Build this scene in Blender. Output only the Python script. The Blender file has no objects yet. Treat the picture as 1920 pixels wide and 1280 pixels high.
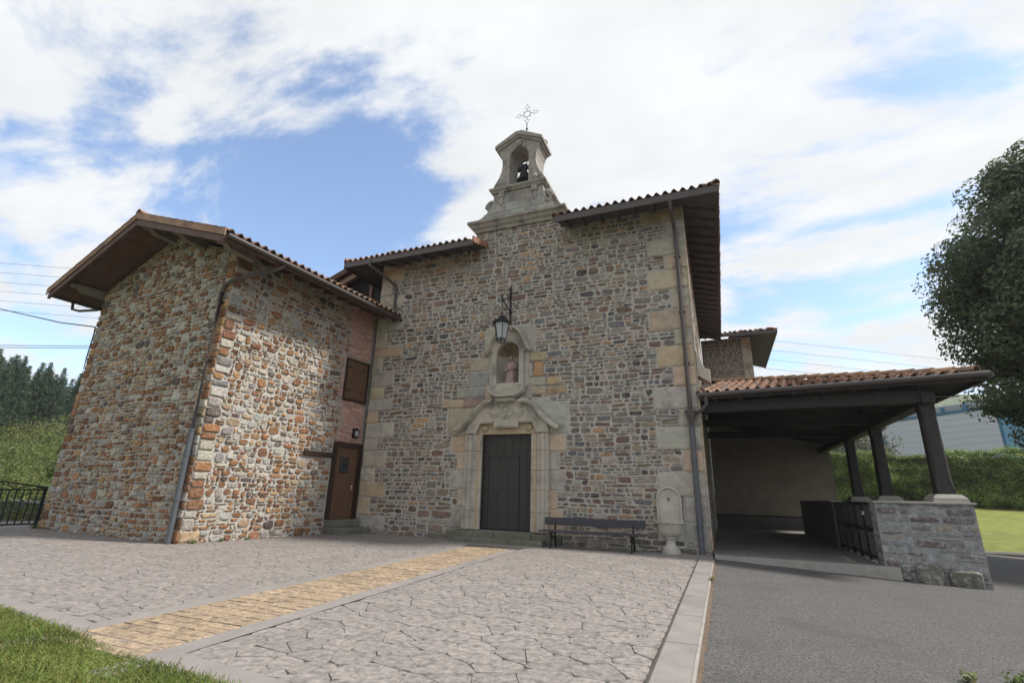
import bpy, math, random
import numpy as np
from mathutils import Vector, Matrix, noise as mnoise
random.seed(7); RNG = np.random.default_rng(7)
S = bpy.context.scene; COL = S.collection; R = math.radians; PI = math.pi
# ------------------------------------------------------------------ camera
cam_d = bpy.data.cameras.new('camera'); cam = bpy.data.objects.new('camera', cam_d); COL.objects.link(cam)
cam_d.sensor_width = 36; cam_d.lens = 17.27; cam_d.clip_start = .05; cam_d.clip_end = 3000
def cam_axes():
    p, r, yw = R(17.328), R(1.469), R(-22.70)
    up = Vector((0, -math.sin(p), math.cos(p))); fw = Vector((0, math.cos(p), math.sin(p))); rt = Vector((1, 0, 0))
    rt2 = rt*math.cos(r)+up*math.sin(r); up2 = up*math.cos(r)-rt*math.sin(r)
    M = Matrix.Rotation(-yw, 3, 'Z')
    return M@rt2, M@up2, M@fw
_rt, _up, _fw = cam_axes()
cam.matrix_world = Matrix(((_rt.x, _up.x, -_fw.x, 0), (_rt.y, _up.y, -_fw.y, 0), (_rt.z, _up.z, -_fw.z, 1.28), (0, 0, 0, 1)))
S.camera = cam
# ------------------------------------------------------------------ light
SUN_AZ, SUN_EL = R(76), R(50)          # azimuth from +Y towards +X
sd = bpy.data.lights.new('sun', 'SUN'); so = bpy.data.objects.new('sun', sd); COL.objects.link(so)
sd.energy = 3.2; sd.angle = R(8); sd.color = (1, .95, .87)
sdir = Vector((math.sin(SUN_AZ)*math.cos(SUN_EL), math.cos(SUN_AZ)*math.cos(SUN_EL), math.sin(SUN_EL)))
so.rotation_euler = sdir.to_track_quat('Z', 'Y').to_euler()
S.view_settings.view_transform = 'Standard'; S.view_settings.look = 'None'
S.view_settings.exposure = 0.82; S.view_settings.gamma = 1.0
def N(nt, typ, **kw):
    n = nt.nodes.new(typ)
    for k, v in kw.items():
        if k.startswith('i_'):
            key = k[2:]; key = int(key) if key.isdigit() else key.replace('_', ' ')
            n.inputs[key].default_value = v
        else: setattr(n, k, v)
    return n
def build_world():
    w = bpy.data.worlds.new('World'); S.world = w; w.use_nodes = True; nt = w.node_tree; nt.nodes.clear(); L = nt.links.new
    out = N(nt, 'ShaderNodeOutputWorld'); bg = N(nt, 'ShaderNodeBackground'); L(bg.outputs[0], out.inputs[0])
    sky = N(nt, 'ShaderNodeTexSky', sky_type='NISHITA', sun_disc=False, sun_elevation=SUN_EL, sun_rotation=SUN_AZ, altitude=100, air_density=1.0, dust_density=.6, ozone_density=1.5)
    sk = N(nt, 'ShaderNodeVectorMath', operation='SCALE'); L(sky.outputs[0], sk.inputs[0]); sk.inputs['Scale'].default_value = SKY_STRENGTH
    tc = N(nt, 'ShaderNodeTexCoord'); sep = N(nt, 'ShaderNodeSeparateXYZ'); L(tc.outputs['Generated'], sep.inputs[0])
    zz = N(nt, 'ShaderNodeMath', operation='MAXIMUM', i_1=0.0); L(sep.outputs[2], zz.inputs[0])
    za = N(nt, 'ShaderNodeMath', operation='ADD', i_1=.22); L(zz.outputs[0], za.inputs[0])
    cmb = N(nt, 'ShaderNodeCombineXYZ')
    for i in (0, 1):
        d = N(nt, 'ShaderNodeMath', operation='DIVIDE'); L(sep.outputs[i], d.inputs[0]); L(za.outputs[0], d.inputs[1]); L(d.outputs[0], cmb.inputs[i])
    mp = N(nt, 'ShaderNodeMapping'); L(cmb.outputs[0], mp.inputs[0])
    mp.inputs['Rotation'].default_value = (0, 0, R(28)); mp.inputs['Scale'].default_value = (1.0, 1.75, 1); mp.inputs['Location'].default_value = CLOUD_OFF
    n1 = N(nt, 'ShaderNodeTexNoise', i_Scale=1.5, i_Detail=10.0, i_Roughness=.62, i_Distortion=.25); L(mp.outputs[0], n1.inputs['Vector'])
    mg = N(nt, 'ShaderNodeMath', operation='MULTIPLY_ADD', i_1=2.7, i_2=-.85); L(n1.outputs[0], mg.inputs[0]); val = mg.outputs[0]
    def add(a, b, op='ADD', k=None):
        m = N(nt, 'ShaderNodeMath', operation=op); L(a, m.inputs[0])
        if k is None: L(b, m.inputs[1])
        else: m.inputs[1].default_value = k
        return m.outputs[0]
    # breaks in the cloud deck (direction of the break, angular radius in degrees, strength), with ragged edges
    nw = N(nt, 'ShaderNodeTexNoise', i_Scale=3.2, i_Detail=6.0, i_Roughness=.6); L(tc.outputs['Generated'], nw.inputs['Vector'])
    nv = N(nt, 'ShaderNodeVectorMath', operation='SUBTRACT'); L(nw.outputs['Color'], nv.inputs[0]); nv.inputs[1].default_value = (.5, .5, .5)
    ns = N(nt, 'ShaderNodeVectorMath', operation='SCALE'); L(nv.outputs[0], ns.inputs[0]); ns.inputs['Scale'].default_value = .42
    nd = N(nt, 'ShaderNodeVectorMath', operation='ADD'); L(tc.outputs['Generated'], nd.inputs[0]); L(ns.outputs[0], nd.inputs[1])
    nn_ = N(nt, 'ShaderNodeVectorMath', operation='NORMALIZE'); L(nd.outputs[0], nn_.inputs[0])
    for d, rad, amp in SKY_BREAKS:
        dv = Vector(d).normalized()
        dt = N(nt, 'ShaderNodeVectorMath', operation='DOT_PRODUCT'); L(nn_.outputs[0], dt.inputs[0]); dt.inputs[1].default_value = dv
        mr = N(nt, 'ShaderNodeMapRange', interpolation_type='SMOOTHSTEP'); L(dt.outputs['Value'], mr.inputs[0])
        mr.inputs[1].default_value = math.cos(R(rad)); mr.inputs[2].default_value = 1-(1-math.cos(R(rad)))*.15; mr.inputs[3].default_value = 0; mr.inputs[4].default_value = amp
        val = add(val, mr.outputs[0], 'SUBTRACT')
    ramp = N(nt, 'ShaderNodeMapRange', interpolation_type='SMOOTHSTEP', i_1=CLOUD_LO, i_2=CLOUD_HI); L(val, ramp.inputs[0])
    n2 = N(nt, 'ShaderNodeTexNoise', i_Scale=2.3, i_Detail=6.0, i_Roughness=.6); L(mp.outputs[0], n2.inputs['Vector'])
    cr = N(nt, 'ShaderNodeMapRange', i_1=.25, i_2=.75, i_3=.48, i_4=.59); L(n2.outputs[0], cr.inputs[0])
    cc = N(nt, 'ShaderNodeVectorMath', operation='SCALE'); cc.inputs[0].default_value = (.965, .985, 1.0); L(cr.outputs[0], cc.inputs['Scale'])
    mix = N(nt, 'ShaderNodeMix', data_type='RGBA'); L(ramp.outputs[0], mix.inputs[0]); L(sk.outputs[0], mix.inputs[6]); L(cc.outputs[0], mix.inputs[7])
    L(mix.outputs[2], bg.inputs[0]); bg.inputs[1].default_value = 1.0
SKY_STRENGTH = .15; CLOUD_OFF = (3.1, 1.7, 0); CLOUD_LO, CLOUD_HI = .06, .50
def pxdir(x, y):            # direction seen at a point of the 1920 x 1280 picture, used only for the sky's layout
    return _rt*(x-960)/921.15-_up*(y-640)/921.15+_fw
SKY_BREAKS = [(pxdir(640, 360), 14, 0.240), (pxdir(790, 420), 13, 0.224), (pxdir(560, 480), 11, 0.192), (pxdir(100, 90), 9, 0.190), (pxdir(190, 210), 6, 0.133), (pxdir(60, 640), 14, 0.208), (pxdir(190, 470), 8, 0.152), (pxdir(1600, 560), 13, 0.190), (pxdir(1270, 0), 5, 0.152), (pxdir(1430, 620), 9, 0.152), (pxdir(1130, 330), 7, 0.152), (pxdir(1700, 230), 8, 0.114)]
build_world()
# ------------------------------------------------------------------ materials
MATS = {}
def mat(name, col=(.5, .5, .5), rough=.85, attr=False, var=.35, scale=6., bump=.3, bscale=30., bdist=.01, stain=None, stscale=1.2, stamt=.5, spec=.3, metal=0., detail=6., stretch=None, voro=None):
    m = bpy.data.materials.new(name); m.use_nodes = True; nt = m.node_tree; L = nt.links.new
    b = nt.nodes['Principled BSDF']; b.inputs['Roughness'].default_value = rough; b.inputs['Metallic'].default_value = metal
    b.inputs['Specular IOR Level'].default_value = spec
    tc = N(nt, 'ShaderNodeTexCoord'); vec = tc.outputs['Object']
    if stretch:
        mp = N(nt, 'ShaderNodeMapping'); mp.inputs['Scale'].default_value = stretch; L(vec, mp.inputs[0]); vec = mp.outputs[0]
    n1 = N(nt, 'ShaderNodeTexNoise', i_Scale=scale, i_Detail=detail, i_Roughness=.65); L(vec, n1.inputs['Vector'])
    mr = N(nt, 'ShaderNodeMapRange', i_1=.25, i_2=.75, i_3=1-var, i_4=1+var); L(n1.outputs[0], mr.inputs[0])
    sc = N(nt, 'ShaderNodeVectorMath', operation='SCALE'); L(mr.outputs[0], sc.inputs['Scale'])
    if attr:
        at = N(nt, 'ShaderNodeAttribute', attribute_name='col'); L(at.outputs['Color'], sc.inputs[0])
    else: sc.inputs[0].default_value = col[:3]
    c = sc.outputs[0]
    if stain:
        n2 = N(nt, 'ShaderNodeTexNoise', i_Scale=stscale, i_Detail=7., i_Roughness=.7); L(vec, n2.inputs['Vector'])
        m2 = N(nt, 'ShaderNodeMapRange', interpolation_type='SMOOTHSTEP', i_1=.48, i_2=.68, i_3=0., i_4=stamt); L(n2.outputs[0], m2.inputs[0])
        mx = N(nt, 'ShaderNodeMix', data_type='RGBA'); L(m2.outputs[0], mx.inputs[0]); L(c, mx.inputs[6]); mx.inputs[7].default_value = (*stain, 1); c = mx.outputs[2]
    L(c, b.inputs['Base Color'])
    if bump:
        n3 = N(nt, 'ShaderNodeTexNoise', i_Scale=bscale, i_Detail=5., i_Roughness=.6); L(vec, n3.inputs['Vector'])
        h = n3.outputs[0]
        if voro:
            v = N(nt, 'ShaderNodeTexVoronoi', i_Scale=voro); L(vec, v.inputs['Vector'])
            ad = N(nt, 'ShaderNodeMath', operation='ADD'); L(h, ad.inputs[0]); L(v.outputs[0], ad.inputs[1]); h = ad.outputs[0]
        bp = N(nt, 'ShaderNodeBump', i_Strength=bump, i_Distance=bdist); L(h, bp.inputs['Height']); L(bp.outputs[0], b.inputs['Normal'])
    MATS[name] = m; return m
def leafmat(name, col, var=.5, trans=.35, rough=.55):
    m = bpy.data.materials.new(name); m.use_nodes = True; nt = m.node_tree; L = nt.links.new
    b = nt.nodes['Principled BSDF']; b.inputs['Roughness'].default_value = rough; b.inputs['Specular IOR Level'].default_value = .25
    at = N(nt, 'ShaderNodeAttribute', attribute_name='col'); L(at.outputs['Color'], b.inputs['Base Color'])
    t = N(nt, 'ShaderNodeBsdfTranslucent'); L(at.outputs['Color'], t.inputs[0])
    mx = N(nt, 'ShaderNodeMixShader'); mx.inputs[0].default_value = trans; out = nt.nodes['Material Output']
    L(b.outputs[0], mx.inputs[1]); L(t.outputs[0], mx.inputs[2]); L(mx.outputs[0], out.inputs[0])
    MATS[name] = m; return m
mat('rubble', attr=True, var=.42, scale=12, bump=1., bscale=18, bdist=.05, stain=(.33, .305, .275), stscale=6, stamt=.28)
mat('ashlar', attr=True, var=.22, scale=5, bump=.6, bscale=26, bdist=.012, stain=(.11, .105, .10), stscale=1.6, stamt=.55)
mat('mortar_church', (.43, .40, .36), var=.28, scale=9, bump=1., bscale=17, bdist=.05, stain=(.22, .205, .19), stscale=1.1, stamt=.5)
mat('mortar_house', (.42, .395, .355), var=.32, scale=11, bump=1., bscale=13, bdist=.07, stain=(.27, .25, .22), stscale=1.4, stamt=.5)
mat('carved', (.41, .375, .32), var=.2, scale=6, bump=.6, bscale=30, bdist=.012, stain=(.10, .10, .095), stscale=1.5, stamt=.7)
mat('carved_warm', (.40, .32, .22), var=.22, scale=6, bump=.5, bscale=30, bdist=.012, stain=(.2, .17, .14), stscale=2, stamt=.5)
mat('belfry_stone', (.295, .275, .245), var=.28, scale=6, bump=.8, bscale=22, bdist=.02, stain=(.095, .095, .09), stscale=2.0, stamt=.85)
mat('shell_stone', (.30, .25, .18), var=.25, scale=8, bump=.4, bscale=30)
mat('statue_stone', (.33, .235, .22), var=.25, scale=9, bump=.5, bscale=28, bdist=.012, stain=(.2, .15, .14), stscale=5, stamt=.4)
mat('step_stone', (.16, .155, .125), var=.3, scale=6, bump=.8, bscale=20, bdist=.02, stain=(.07, .075, .045), stscale=3, stamt=.7)
mat('church_door', (.036, .034, .032), rough=.5, var=.3, scale=14, bump=.35, bscale=40, stretch=(6, 6, .5), bdist=.006)
mat('brown_wood', (.12, .066, .04), rough=.5, var=.4, scale=5, bump=.3, bscale=30, stretch=(5, 5, .6), bdist=.006)
mat('frame_wood', (.040, .022, .015), rough=.55, var=.3, scale=6, bump=.3, bscale=30, stretch=(5, 5, .6))
mat('soffit_wood', (.11, .064, .052), rough=.7, var=.35, scale=4, bump=.3, bscale=24)
mat('dark_soffit', (.08, .07, .07), rough=.75, var=.35, scale=4, bump=.3, bscale=24)
mat('grey_wood', (.19, .165, .15), rough=.8, var=.3, scale=6, bump=.4, bscale=30)
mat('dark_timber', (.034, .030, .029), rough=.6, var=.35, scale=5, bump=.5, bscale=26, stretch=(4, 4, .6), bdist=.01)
mat('tile', attr=True, rough=.9, var=.3, scale=7, bump=.4, bscale=40, stain=(.10, .085, .07), stscale=3, stamt=.6)
mat('tile_shared', (.27, .15, .10), rough=.9, var=.45, scale=2.5, bump=.4, bscale=40, stain=(.13, .10, .08), stscale=3, stamt=.6)
mat('brick', attr=True, var=.25, scale=20, bump=.5, bscale=50)
mat('brick_mortar', (.36, .30, .27), var=.2, bump=.4)
mat('gutter', (.060, .048, .046), rough=.45, var=.2, bump=0, spec=.5)
mat('pipe_grey', (.075, .082, .095), rough=.45, var=.2, bump=0, spec=.5)
mat('iron', (.013, .013, .014), rough=.55, var=.3, bump=.2, bscale=60)
mat('rusty_iron', (.13, .115, .11), rough=.8, var=.3, bump=.2)
mat('bronze', (.035, .037, .035), rough=.6, var=.3, metal=.4, bump=.2)
mat('bench_wood', (.047, .043, .052), rough=.6, var=.15, bump=.15, stretch=(.6, 5, 5))
mat('fountain', (.44, .415, .365), var=.2, scale=5, bump=.35, bscale=40, stain=(.2, .18, .13), stscale=2.5, stamt=.6)
mat('render_beige', (.25, .22, .175), var=.16, scale=2.2, bump=.3, bscale=40, stain=(.15, .135, .11), stscale=.9, stamt=.5)
mat('render_grey', (.10, .10, .10), var=.15, scale=3, bump=.15, bscale=60)
mat('porch_floor', (.20, .19, .18), rough=.5, var=.25, scale=2, bump=.25, bscale=30, stain=(.11, .105, .10), stscale=.8, stamt=.5)
mat('kerb', (.29, .275, .25), var=.25, scale=4, bump=.6, bscale=24, stain=(.2, .19, .17), stscale=2, stamt=.5)
mat('flag', attr=True, rough=.8, var=.5, scale=14, bump=.9, bscale=18, bdist=.018, stain=(.105, .094, .086), stscale=10, stamt=.8, detail=10)
mat('paving_base', (.075, .069, .064), rough=.9, var=.25, scale=5, bump=.5, bscale=40)
mat('band', (.235, .215, .203), rough=.75, var=.16, scale=3, bump=.3, bscale=60, stain=(.15, .142, .135), stscale=.9, stamt=.5)
mat('asphalt', (.112, .108, .105), rough=.9, var=.8, scale=42, bump=1., bscale=70, bdist=.02, stain=(.085, .082, .08), stscale=.8, stamt=.75, detail=4)
mat('grit', (.13, .095, .07), var=.5, scale=30, bump=1., bscale=50, bdist=.02)
mat('earth', (.07, .075, .03), var=.3, bump=.5)
mat('lawn', (.21, .235, .05), var=.3, scale=1.5, bump=1., bscale=50, bdist=.05, stain=(.17, .165, .06), stscale=.35, stamt=.6)
mat('hill', (.07, .095, .03), var=.5, scale=.25, bump=.6, bscale=2, bdist=.5)
mat('cladding', (.47, .48, .52), rough=.5, var=.05, bump=0)
mat('blue_trim', (.025, .12, .21), rough=.5, var=.1, bump=0)
mat('roof_grey', (.28, .31, .33), rough=.6, var=.1, bump=0)
mat('bark', (.07, .055, .04), var=.4, scale=8, bump=.8, bscale=16, bdist=.03)
mat('white_paint', (.7, .7, .68), var=.1, bump=0)
mat('lichen_stone', attr=True, var=.35, scale=9, bump=.9, bscale=24, bdist=.025, stain=(.40, .41, .41), stscale=9, stamt=.75)
mat('lichen_mortar', (.24, .24, .24), var=.35, scale=10, bump=1., bscale=22, bdist=.03, stain=(.42, .43, .43), stscale=8, stamt=.7)
leafmat('leaf', None)
m = bpy.data.materials.new('lamp_glass'); m.use_nodes = True; b = m.node_tree.nodes['Principled BSDF']
b.inputs['Base Color'].default_value = (.62, .66, .66, 1); b.inputs['Roughness'].default_value = .35; b.inputs['Transmission Weight'].default_value = .5; MATS['lamp_glass'] = m
m = bpy.data.materials.new('dark_glass'); m.use_nodes = True; b = m.node_tree.nodes['Principled BSDF']
b.inputs['Base Color'].default_value = (.05, .06, .07, 1); b.inputs['Roughness'].default_value = .15; MATS['dark_glass'] = m
# ------------------------------------------------------------------ helpers
def setp(o, label=None, cat=None, group=None, kind=None):
    if label: o['label'] = label
    if cat: o['category'] = cat
    if group: o['group'] = group
    if kind: o['kind'] = kind
    return o
def thing(name, label, cat, loc=(0, 0, 0), rz=0, group=None):
    o = bpy.data.objects.new(name, None); o.empty_display_size = .2; COL.objects.link(o); o.location = loc; o.rotation_euler = (0, 0, rz)
    return setp(o, label, cat, group)
def mesh_np(name, V, F, mat_, cols=None, smooth=False):
    V = np.asarray(V, dtype=np.float32); F = np.asarray(F, dtype=np.int32); k = F.shape[1]
    me = bpy.data.meshes.new(name); me.vertices.add(len(V)); me.vertices.foreach_set('co', V.ravel())
    me.loops.add(F.size); me.loops.foreach_set('vertex_index', F.ravel())
    me.polygons.add(len(F)); me.polygons.foreach_set('loop_start', np.arange(0, F.size, k, dtype=np.int32))
    if cols is not None:
        a = me.attributes.new('col', 'FLOAT_COLOR', 'FACE'); a.data.foreach_set('color', np.asarray(cols, dtype=np.float32).ravel())
    me.update(calc_edges=True); me.validate()
    if smooth: me.polygons.foreach_set('use_smooth', np.ones(len(F), dtype=bool))
    me.materials.append(MATS[mat_]); return me
def link(name, me, parent=None, mw=None, kind=None, label=None):
    o = bpy.data.objects.new(name, me); COL.objects.link(o)
    if parent: o.parent = parent
    if mw is not None: o.matrix_basis = mw
    if kind: o['kind'] = kind
    if label: o['label'] = label
    return o
class MB:
    def __init__(s): s.v = []; s.f = []; s.c = []
    def add(s, V, F, col=None):
        o = len(s.v); s.v += [tuple(p) for p in V]; s.f += [tuple(i+o for i in f) for f in F]; s.c += [col]*len(F); return s
    def box(s, x0, x1, y0, y1, z0, z1, col=None, M=None):
        V = [(x, y, z) for z in (z0, z1) for y in (y0, y1) for x in (x0, x1)]
        if M is not None: V = [M@Vector(p) for p in V]
        return s.add(V, [(0, 2, 3, 1), (4, 5, 7, 6), (0, 1, 5, 4), (2, 6, 7, 3), (0, 4, 6, 2), (1, 3, 7, 5)], col)
    def bar(s, a, b, w, h, up=(0, 0, 1), col=None):
        a, b = Vector(a), Vector(b); d = (b-a).normalized(); u = Vector(up); sd_ = d.cross(u).normalized(); u = sd_.cross(d).normalized()
        V = [p+sd_*sx*w/2+u*sz*h/2 for p in (a, b) for sz in (-1, 1) for sx in (-1, 1)]
        return s.add(V, [(0, 2, 3, 1), (4, 5, 7, 6), (0, 1, 5, 4), (2, 6, 7, 3), (0, 4, 6, 2), (1, 3, 7, 5)], col)
    def prism(s, pts, y0, y1, col=None, fn=None):      # polygon in x,z extruded along y
        n = len(pts); ar = sum(pts[i][0]*pts[(i+1) % n][1]-pts[(i+1) % n][0]*pts[i][1] for i in range(n))
        if ar < 0: pts = pts[::-1]
        V = [(x, y0, z) for x, z in pts]+[(x, y1, z) for x, z in pts]
        if fn: V = [fn(*p) for p in V]
        F = [tuple(range(n)), tuple(range(2*n-1, n-1, -1))]+[(i, i+n, (i+1) % n+n, (i+1) % n) for i in range(n)]
        return s.add(V, F, col)
    def tube(s, path, r, n=8, col=None, caps=True):
        P = [Vector(p) for p in path]; rr = r if isinstance(r, (list, tuple)) else [r]*len(P); V = []; F = []
        ref = None
        for i, p in enumerate(P):
            d = (P[min(i+1, len(P)-1)]-P[max(i-1, 0)]).normalized()
            if ref is None: ref = Vector((0, 0, 1)) if abs(d.z) < .9 else Vector((1, 0, 0))
            a = d.cross(ref)
            if a.length < 1e-4: a = d.orthogonal()
            a.normalize(); b = d.cross(a); ref = -b if False else ref
            V += [p+(a*math.cos(2*PI*k/n)+b*math.sin(2*PI*k/n))*rr[i] for k in range(n)]
        for i in range(len(P)-1):
            for k in range(n): F.append((i*n+k, i*n+(k+1) % n, (i+1)*n+(k+1) % n, (i+1)*n+k))
        if caps: F += [tuple(range(n-1, -1, -1)), tuple((len(P)-1)*n+k for k in range(n))]
        return s.add(V, F, col)
    def lathe(s, prof, c=(0, 0, 0), n=16, sx=1, sy=1, col=None, a0=0, a1=2*PI, caps=True):
        full = abs(a1-a0-2*PI) < 1e-5; m = n if full else n+1; V = []; F = []
        for r, z in prof: V += [(c[0]+r*sx*math.cos(a0+(a1-a0)*k/n), c[1]+r*sy*math.sin(a0+(a1-a0)*k/n), c[2]+z) for k in range(m)]
        for i in range(len(prof)-1):
            for k in range(n): k2 = (k+1) % m; F.append((i*m+k, i*m+k2, (i+1)*m+k2, (i+1)*m+k))
        if full and caps: F += [tuple(range(m-1, -1, -1)), tuple((len(prof)-1)*m+k for k in range(m))]
        return s.add(V, F, col)
    def sweep(s, path, prof, up=(0, -1, 0), closed=False, col=None):   # prof: (side, out) pairs; path in the wall plane, out = up
        P = [Vector(p) for p in path]; u = Vector(up); n = len(prof); V = []; F = []
        for i, p in enumerate(P):
            a = P[i-1] if i > 0 or closed else P[i]; b = P[(i+1) % len(P)] if i < len(P)-1 or closed else P[i]
            d1 = (p-a).normalized() if (p-a).length > 1e-6 else (b-p).normalized(); d2 = (b-p).normalized() if (b-p).length > 1e-6 else d1
            d = (d1+d2).normalized(); sd_ = u.cross(d).normalized(); k = 1/max(.5, d.dot(d1))
            V += [p+sd_*q[0]*k+u*q[1] for q in prof]
        m = len(P)
        for i in range(m if closed else m-1):
            j = (i+1) % m
            for k in range(n): F.append((i*n+k, i*n+(k+1) % n, j*n+(k+1) % n, j*n+k))
        if not closed: F += [tuple(range(n-1, -1, -1)), tuple((m-1)*n+k for k in range(n))]
        return s.add(V, F, col)
    def mesh(s, name, mat_, smooth=False, fix=True):
        me = bpy.data.meshes.new(name); me.from_pydata(s.v, [], s.f); me.validate(); me.update()
        if any(c is not None for c in s.c):
            a = me.attributes.new('col', 'FLOAT_COLOR', 'FACE'); a.data.foreach_set('color', np.array([(*(c or (.3, .3, .3)), 1) for c in s.c], dtype=np.float32).ravel())
        if fix:
            import bmesh
            bm = bmesh.new(); bm.from_mesh(me); bmesh.ops.recalc_face_normals(bm, faces=bm.faces); bm.to_mesh(me); bm.free()
        if smooth: me.polygons.foreach_set('use_smooth', np.ones(len(me.polygons), dtype=bool)); me.set_sharp_from_angle(angle=R(38))
        me.materials.append(MATS[mat_]); return me
    def build(s, name, mat_, parent=None, smooth=False, kind=None, label=None, bevel=0):
        o = link(name, s.mesh(name, mat_, smooth), parent, None, kind, label)
        if bevel: b_ = o.modifiers.new('bevel', 'BEVEL'); b_.width = bevel; b_.segments = 2; b_.limit_method = 'ANGLE'; b_.angle_limit = R(35)
        return o
def jit(c, a=.12): k = 1+random.uniform(-a, a); return tuple(max(.01, x*k*(1+random.uniform(-.04, .04))) for x in c)
def pick(pal):
    r = random.random()*sum(p[0] for p in pal)
    for p in pal:
        r -= p[0]
        if r <= 0: return jit(p[1], .18)
    return pal[-1][1]
# --- masonry: fill a rectangle with irregular stones, leaving out what excl() claims
def pack(W, H, cw, ch, excl, size):
    """lay stones from the bottom up: always in the lowest gap, levelling up with the neighbours so that joints break"""
    nx, nz = int(round(W/cw)), int(round(H/ch)); blk = np.zeros((nz+1, nx), bool)
    for j in range(nz):
        for i in range(nx):
            if excl((i+.5)*cw, (j+.5)*ch): blk[j, i] = True
    sky = np.zeros(nx, int)
    def lift(i0, i1):
        for i in range(i0, i1):
            while sky[i] < nz and blk[sky[i], i]: sky[i] += 1
    lift(0, nx); out = []
    while True:
        lo = int(sky.min())
        if lo >= nz: break
        i = int(np.argmin(sky)); e = i
        while e < nx and sky[e] == lo: e += 1
        run = e-i; lh = int(sky[i-1])-lo if i > 0 else 99; rh = int(sky[e])-lo if e < nx else 99
        w, h = size(); w = max(1, round(w/cw)); h = max(1, round(h/ch))
        if run <= w*1.35: w = run
        elif run-w < 2: w = run
        for n_ in ((lh, rh) if w == run else (lh,)):
            if 0 < n_ <= h*1.6+1 and n_ >= h*.5 and n_*ch < .3: h = n_; break
        h = min(h, nz-lo)
        hh = 0
        while hh < h and not blk[lo+hh, i:i+w].any(): hh += 1
        hh = max(1, hh); out.append((i*cw, (i+w)*cw, lo*ch, (lo+hh)*ch)); sky[i:i+w] = lo+hh; lift(i, i+w)
    return out
def stone_geo(r, gap, cut, rough, depth, npt=10, warp=None, back=.03):
    """an irregular block: cut corners, uneven edges, a worn face; cut = largest corner cut as a share of the short side"""
    x0, x1, z0, z1 = r; cx, cz = (x0+x1)/2, (z0+z1)/2; a = max(.012, (x1-x0)/2-gap); b = max(.010, (z1-z0)/2-gap)
    if warp: dx, dz = warp(cx, cz); cx += dx; cz += dz
    m_ = min(a, b); U = random.uniform; ring = []
    for sx, sz, first in ((-1, -1, 1), (1, -1, 0), (1, 1, 1), (-1, 1, 0)):
        c1, c2 = U(.08, cut)*m_, U(.08, cut)*m_; kx, kz = a*(1-U(0, rough)), b*(1-U(0, rough*1.6))
        pa, pb = (sx*kx, sz*(kz-c1)), (sx*(kx-c2), sz*kz)
        ring += [pa, pb] if first else [pb, pa]
        if npt >= 10 and sz*sx > 0: pass
        if npt >= 10 and first: q = U(-.4, .4); ring.append((q*a, sz*b*(1-U(-.3, .8)*rough)))
    rot = U(-1, 1)*rough*.45; n = len(ring); ring = [(x*math.cos(rot)-z*math.sin(rot), z*math.cos(rot)+x*math.sin(rot)) for x, z in ring]
    tx, tz = U(-.35, .35)*depth, U(-.35, .35)*depth; V = []
    for sh, d in ((0., -back), (.05*m_, depth*.6), (.20*m_, depth)):
        for x, z in ring:
            V.append((cx+x*(1-sh/a), cz+z*(1-sh/b), d+(tx*x/a+tz*z/b if d > 0 else 0)+(U(-.15, .15)*depth if d >= depth else 0)))
    V.append((cx+U(-.2, .2)*a, cz+U(-.2, .2)*b, depth*U(.9, 1.3))); F = []
    for l in (0, 1):
        for k in range(n): F.append((l*n+k, l*n+(k+1) % n, (l+1)*n+(k+1) % n, (l+1)*n+k))
    F += [(2*n+k, 2*n+(k+1) % n, 3*n) for k in range(n)]
    return V, F
class Masonry:
    def __init__(s): s.items = []
    def stone(s, fr, geo, col, weight):
        O, ax, az, nn = fr; V, F = geo
        s.items.append((weight, [O+ax*p[0]+az*p[1]+nn*p[2] for p in V], F, col))
    def finish(s, parent, name, restname, mat_, limit=298):
        s.items.sort(key=lambda t: -t[0])
        for w, V, F, c in s.items[:limit]:
            MB().add(V, F, c).build(name, mat_, parent)
        if s.items[limit:]:
            m = MB()
            for w, V, F, c in s.items[limit:]: m.add(V, F, c)
            m.build(restname, mat_, parent, kind='stuff')
def frame(O, ax, n): return (Vector(O), Vector(ax), Vector((0, 0, 1)), Vector(n))
def warpfn(seed, amp=.03):
    def f(x, z):
        return (mnoise.noise((x*.7+seed, z*.7, 1.3))*amp, mnoise.noise((x*.55, z*.9+seed, 7.1))*amp*1.3)
    return f
# --- roof tiles
def tile_mb(w=.237, L=.46, flat=False):
    m = MB(); n = 9; prof = []
    for k in range(n+1):
        t = k/n
        z = .075*math.sin(PI*min(1, t/.66)) if t < .66 else -.022*math.sin(PI*(t-.66)/.34)
        prof.append((t*w*1.04, z))
    V = []; th = .016
    for y, dz in ((0, .03), (L, .0)):
        for dz2 in (0, -th): V += [(x, y, z+dz+dz2) for x, z in prof]
    k = n+1; F = []
    for i in range(n):
        F += [(i, i+1, 2*k+i+1, 2*k+i), (k+i, 3*k+i, 3*k+i+1, k+i+1), (i, k+i, k+i+1, i+1)]
    return m.add(V, F)
TILE_ME = []
def tile_meshes():
    if not TILE_ME:
        for c in ((.30, .165, .105), (.26, .15, .10), (.22, .135, .10), (.31, .20, .13), (.20, .14, .115)):
            t = tile_mb(); t.c = [c]*len(t.f); TILE_ME.append(t.mesh('tile', 'tile', smooth=True))
    return TILE_ME
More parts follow.
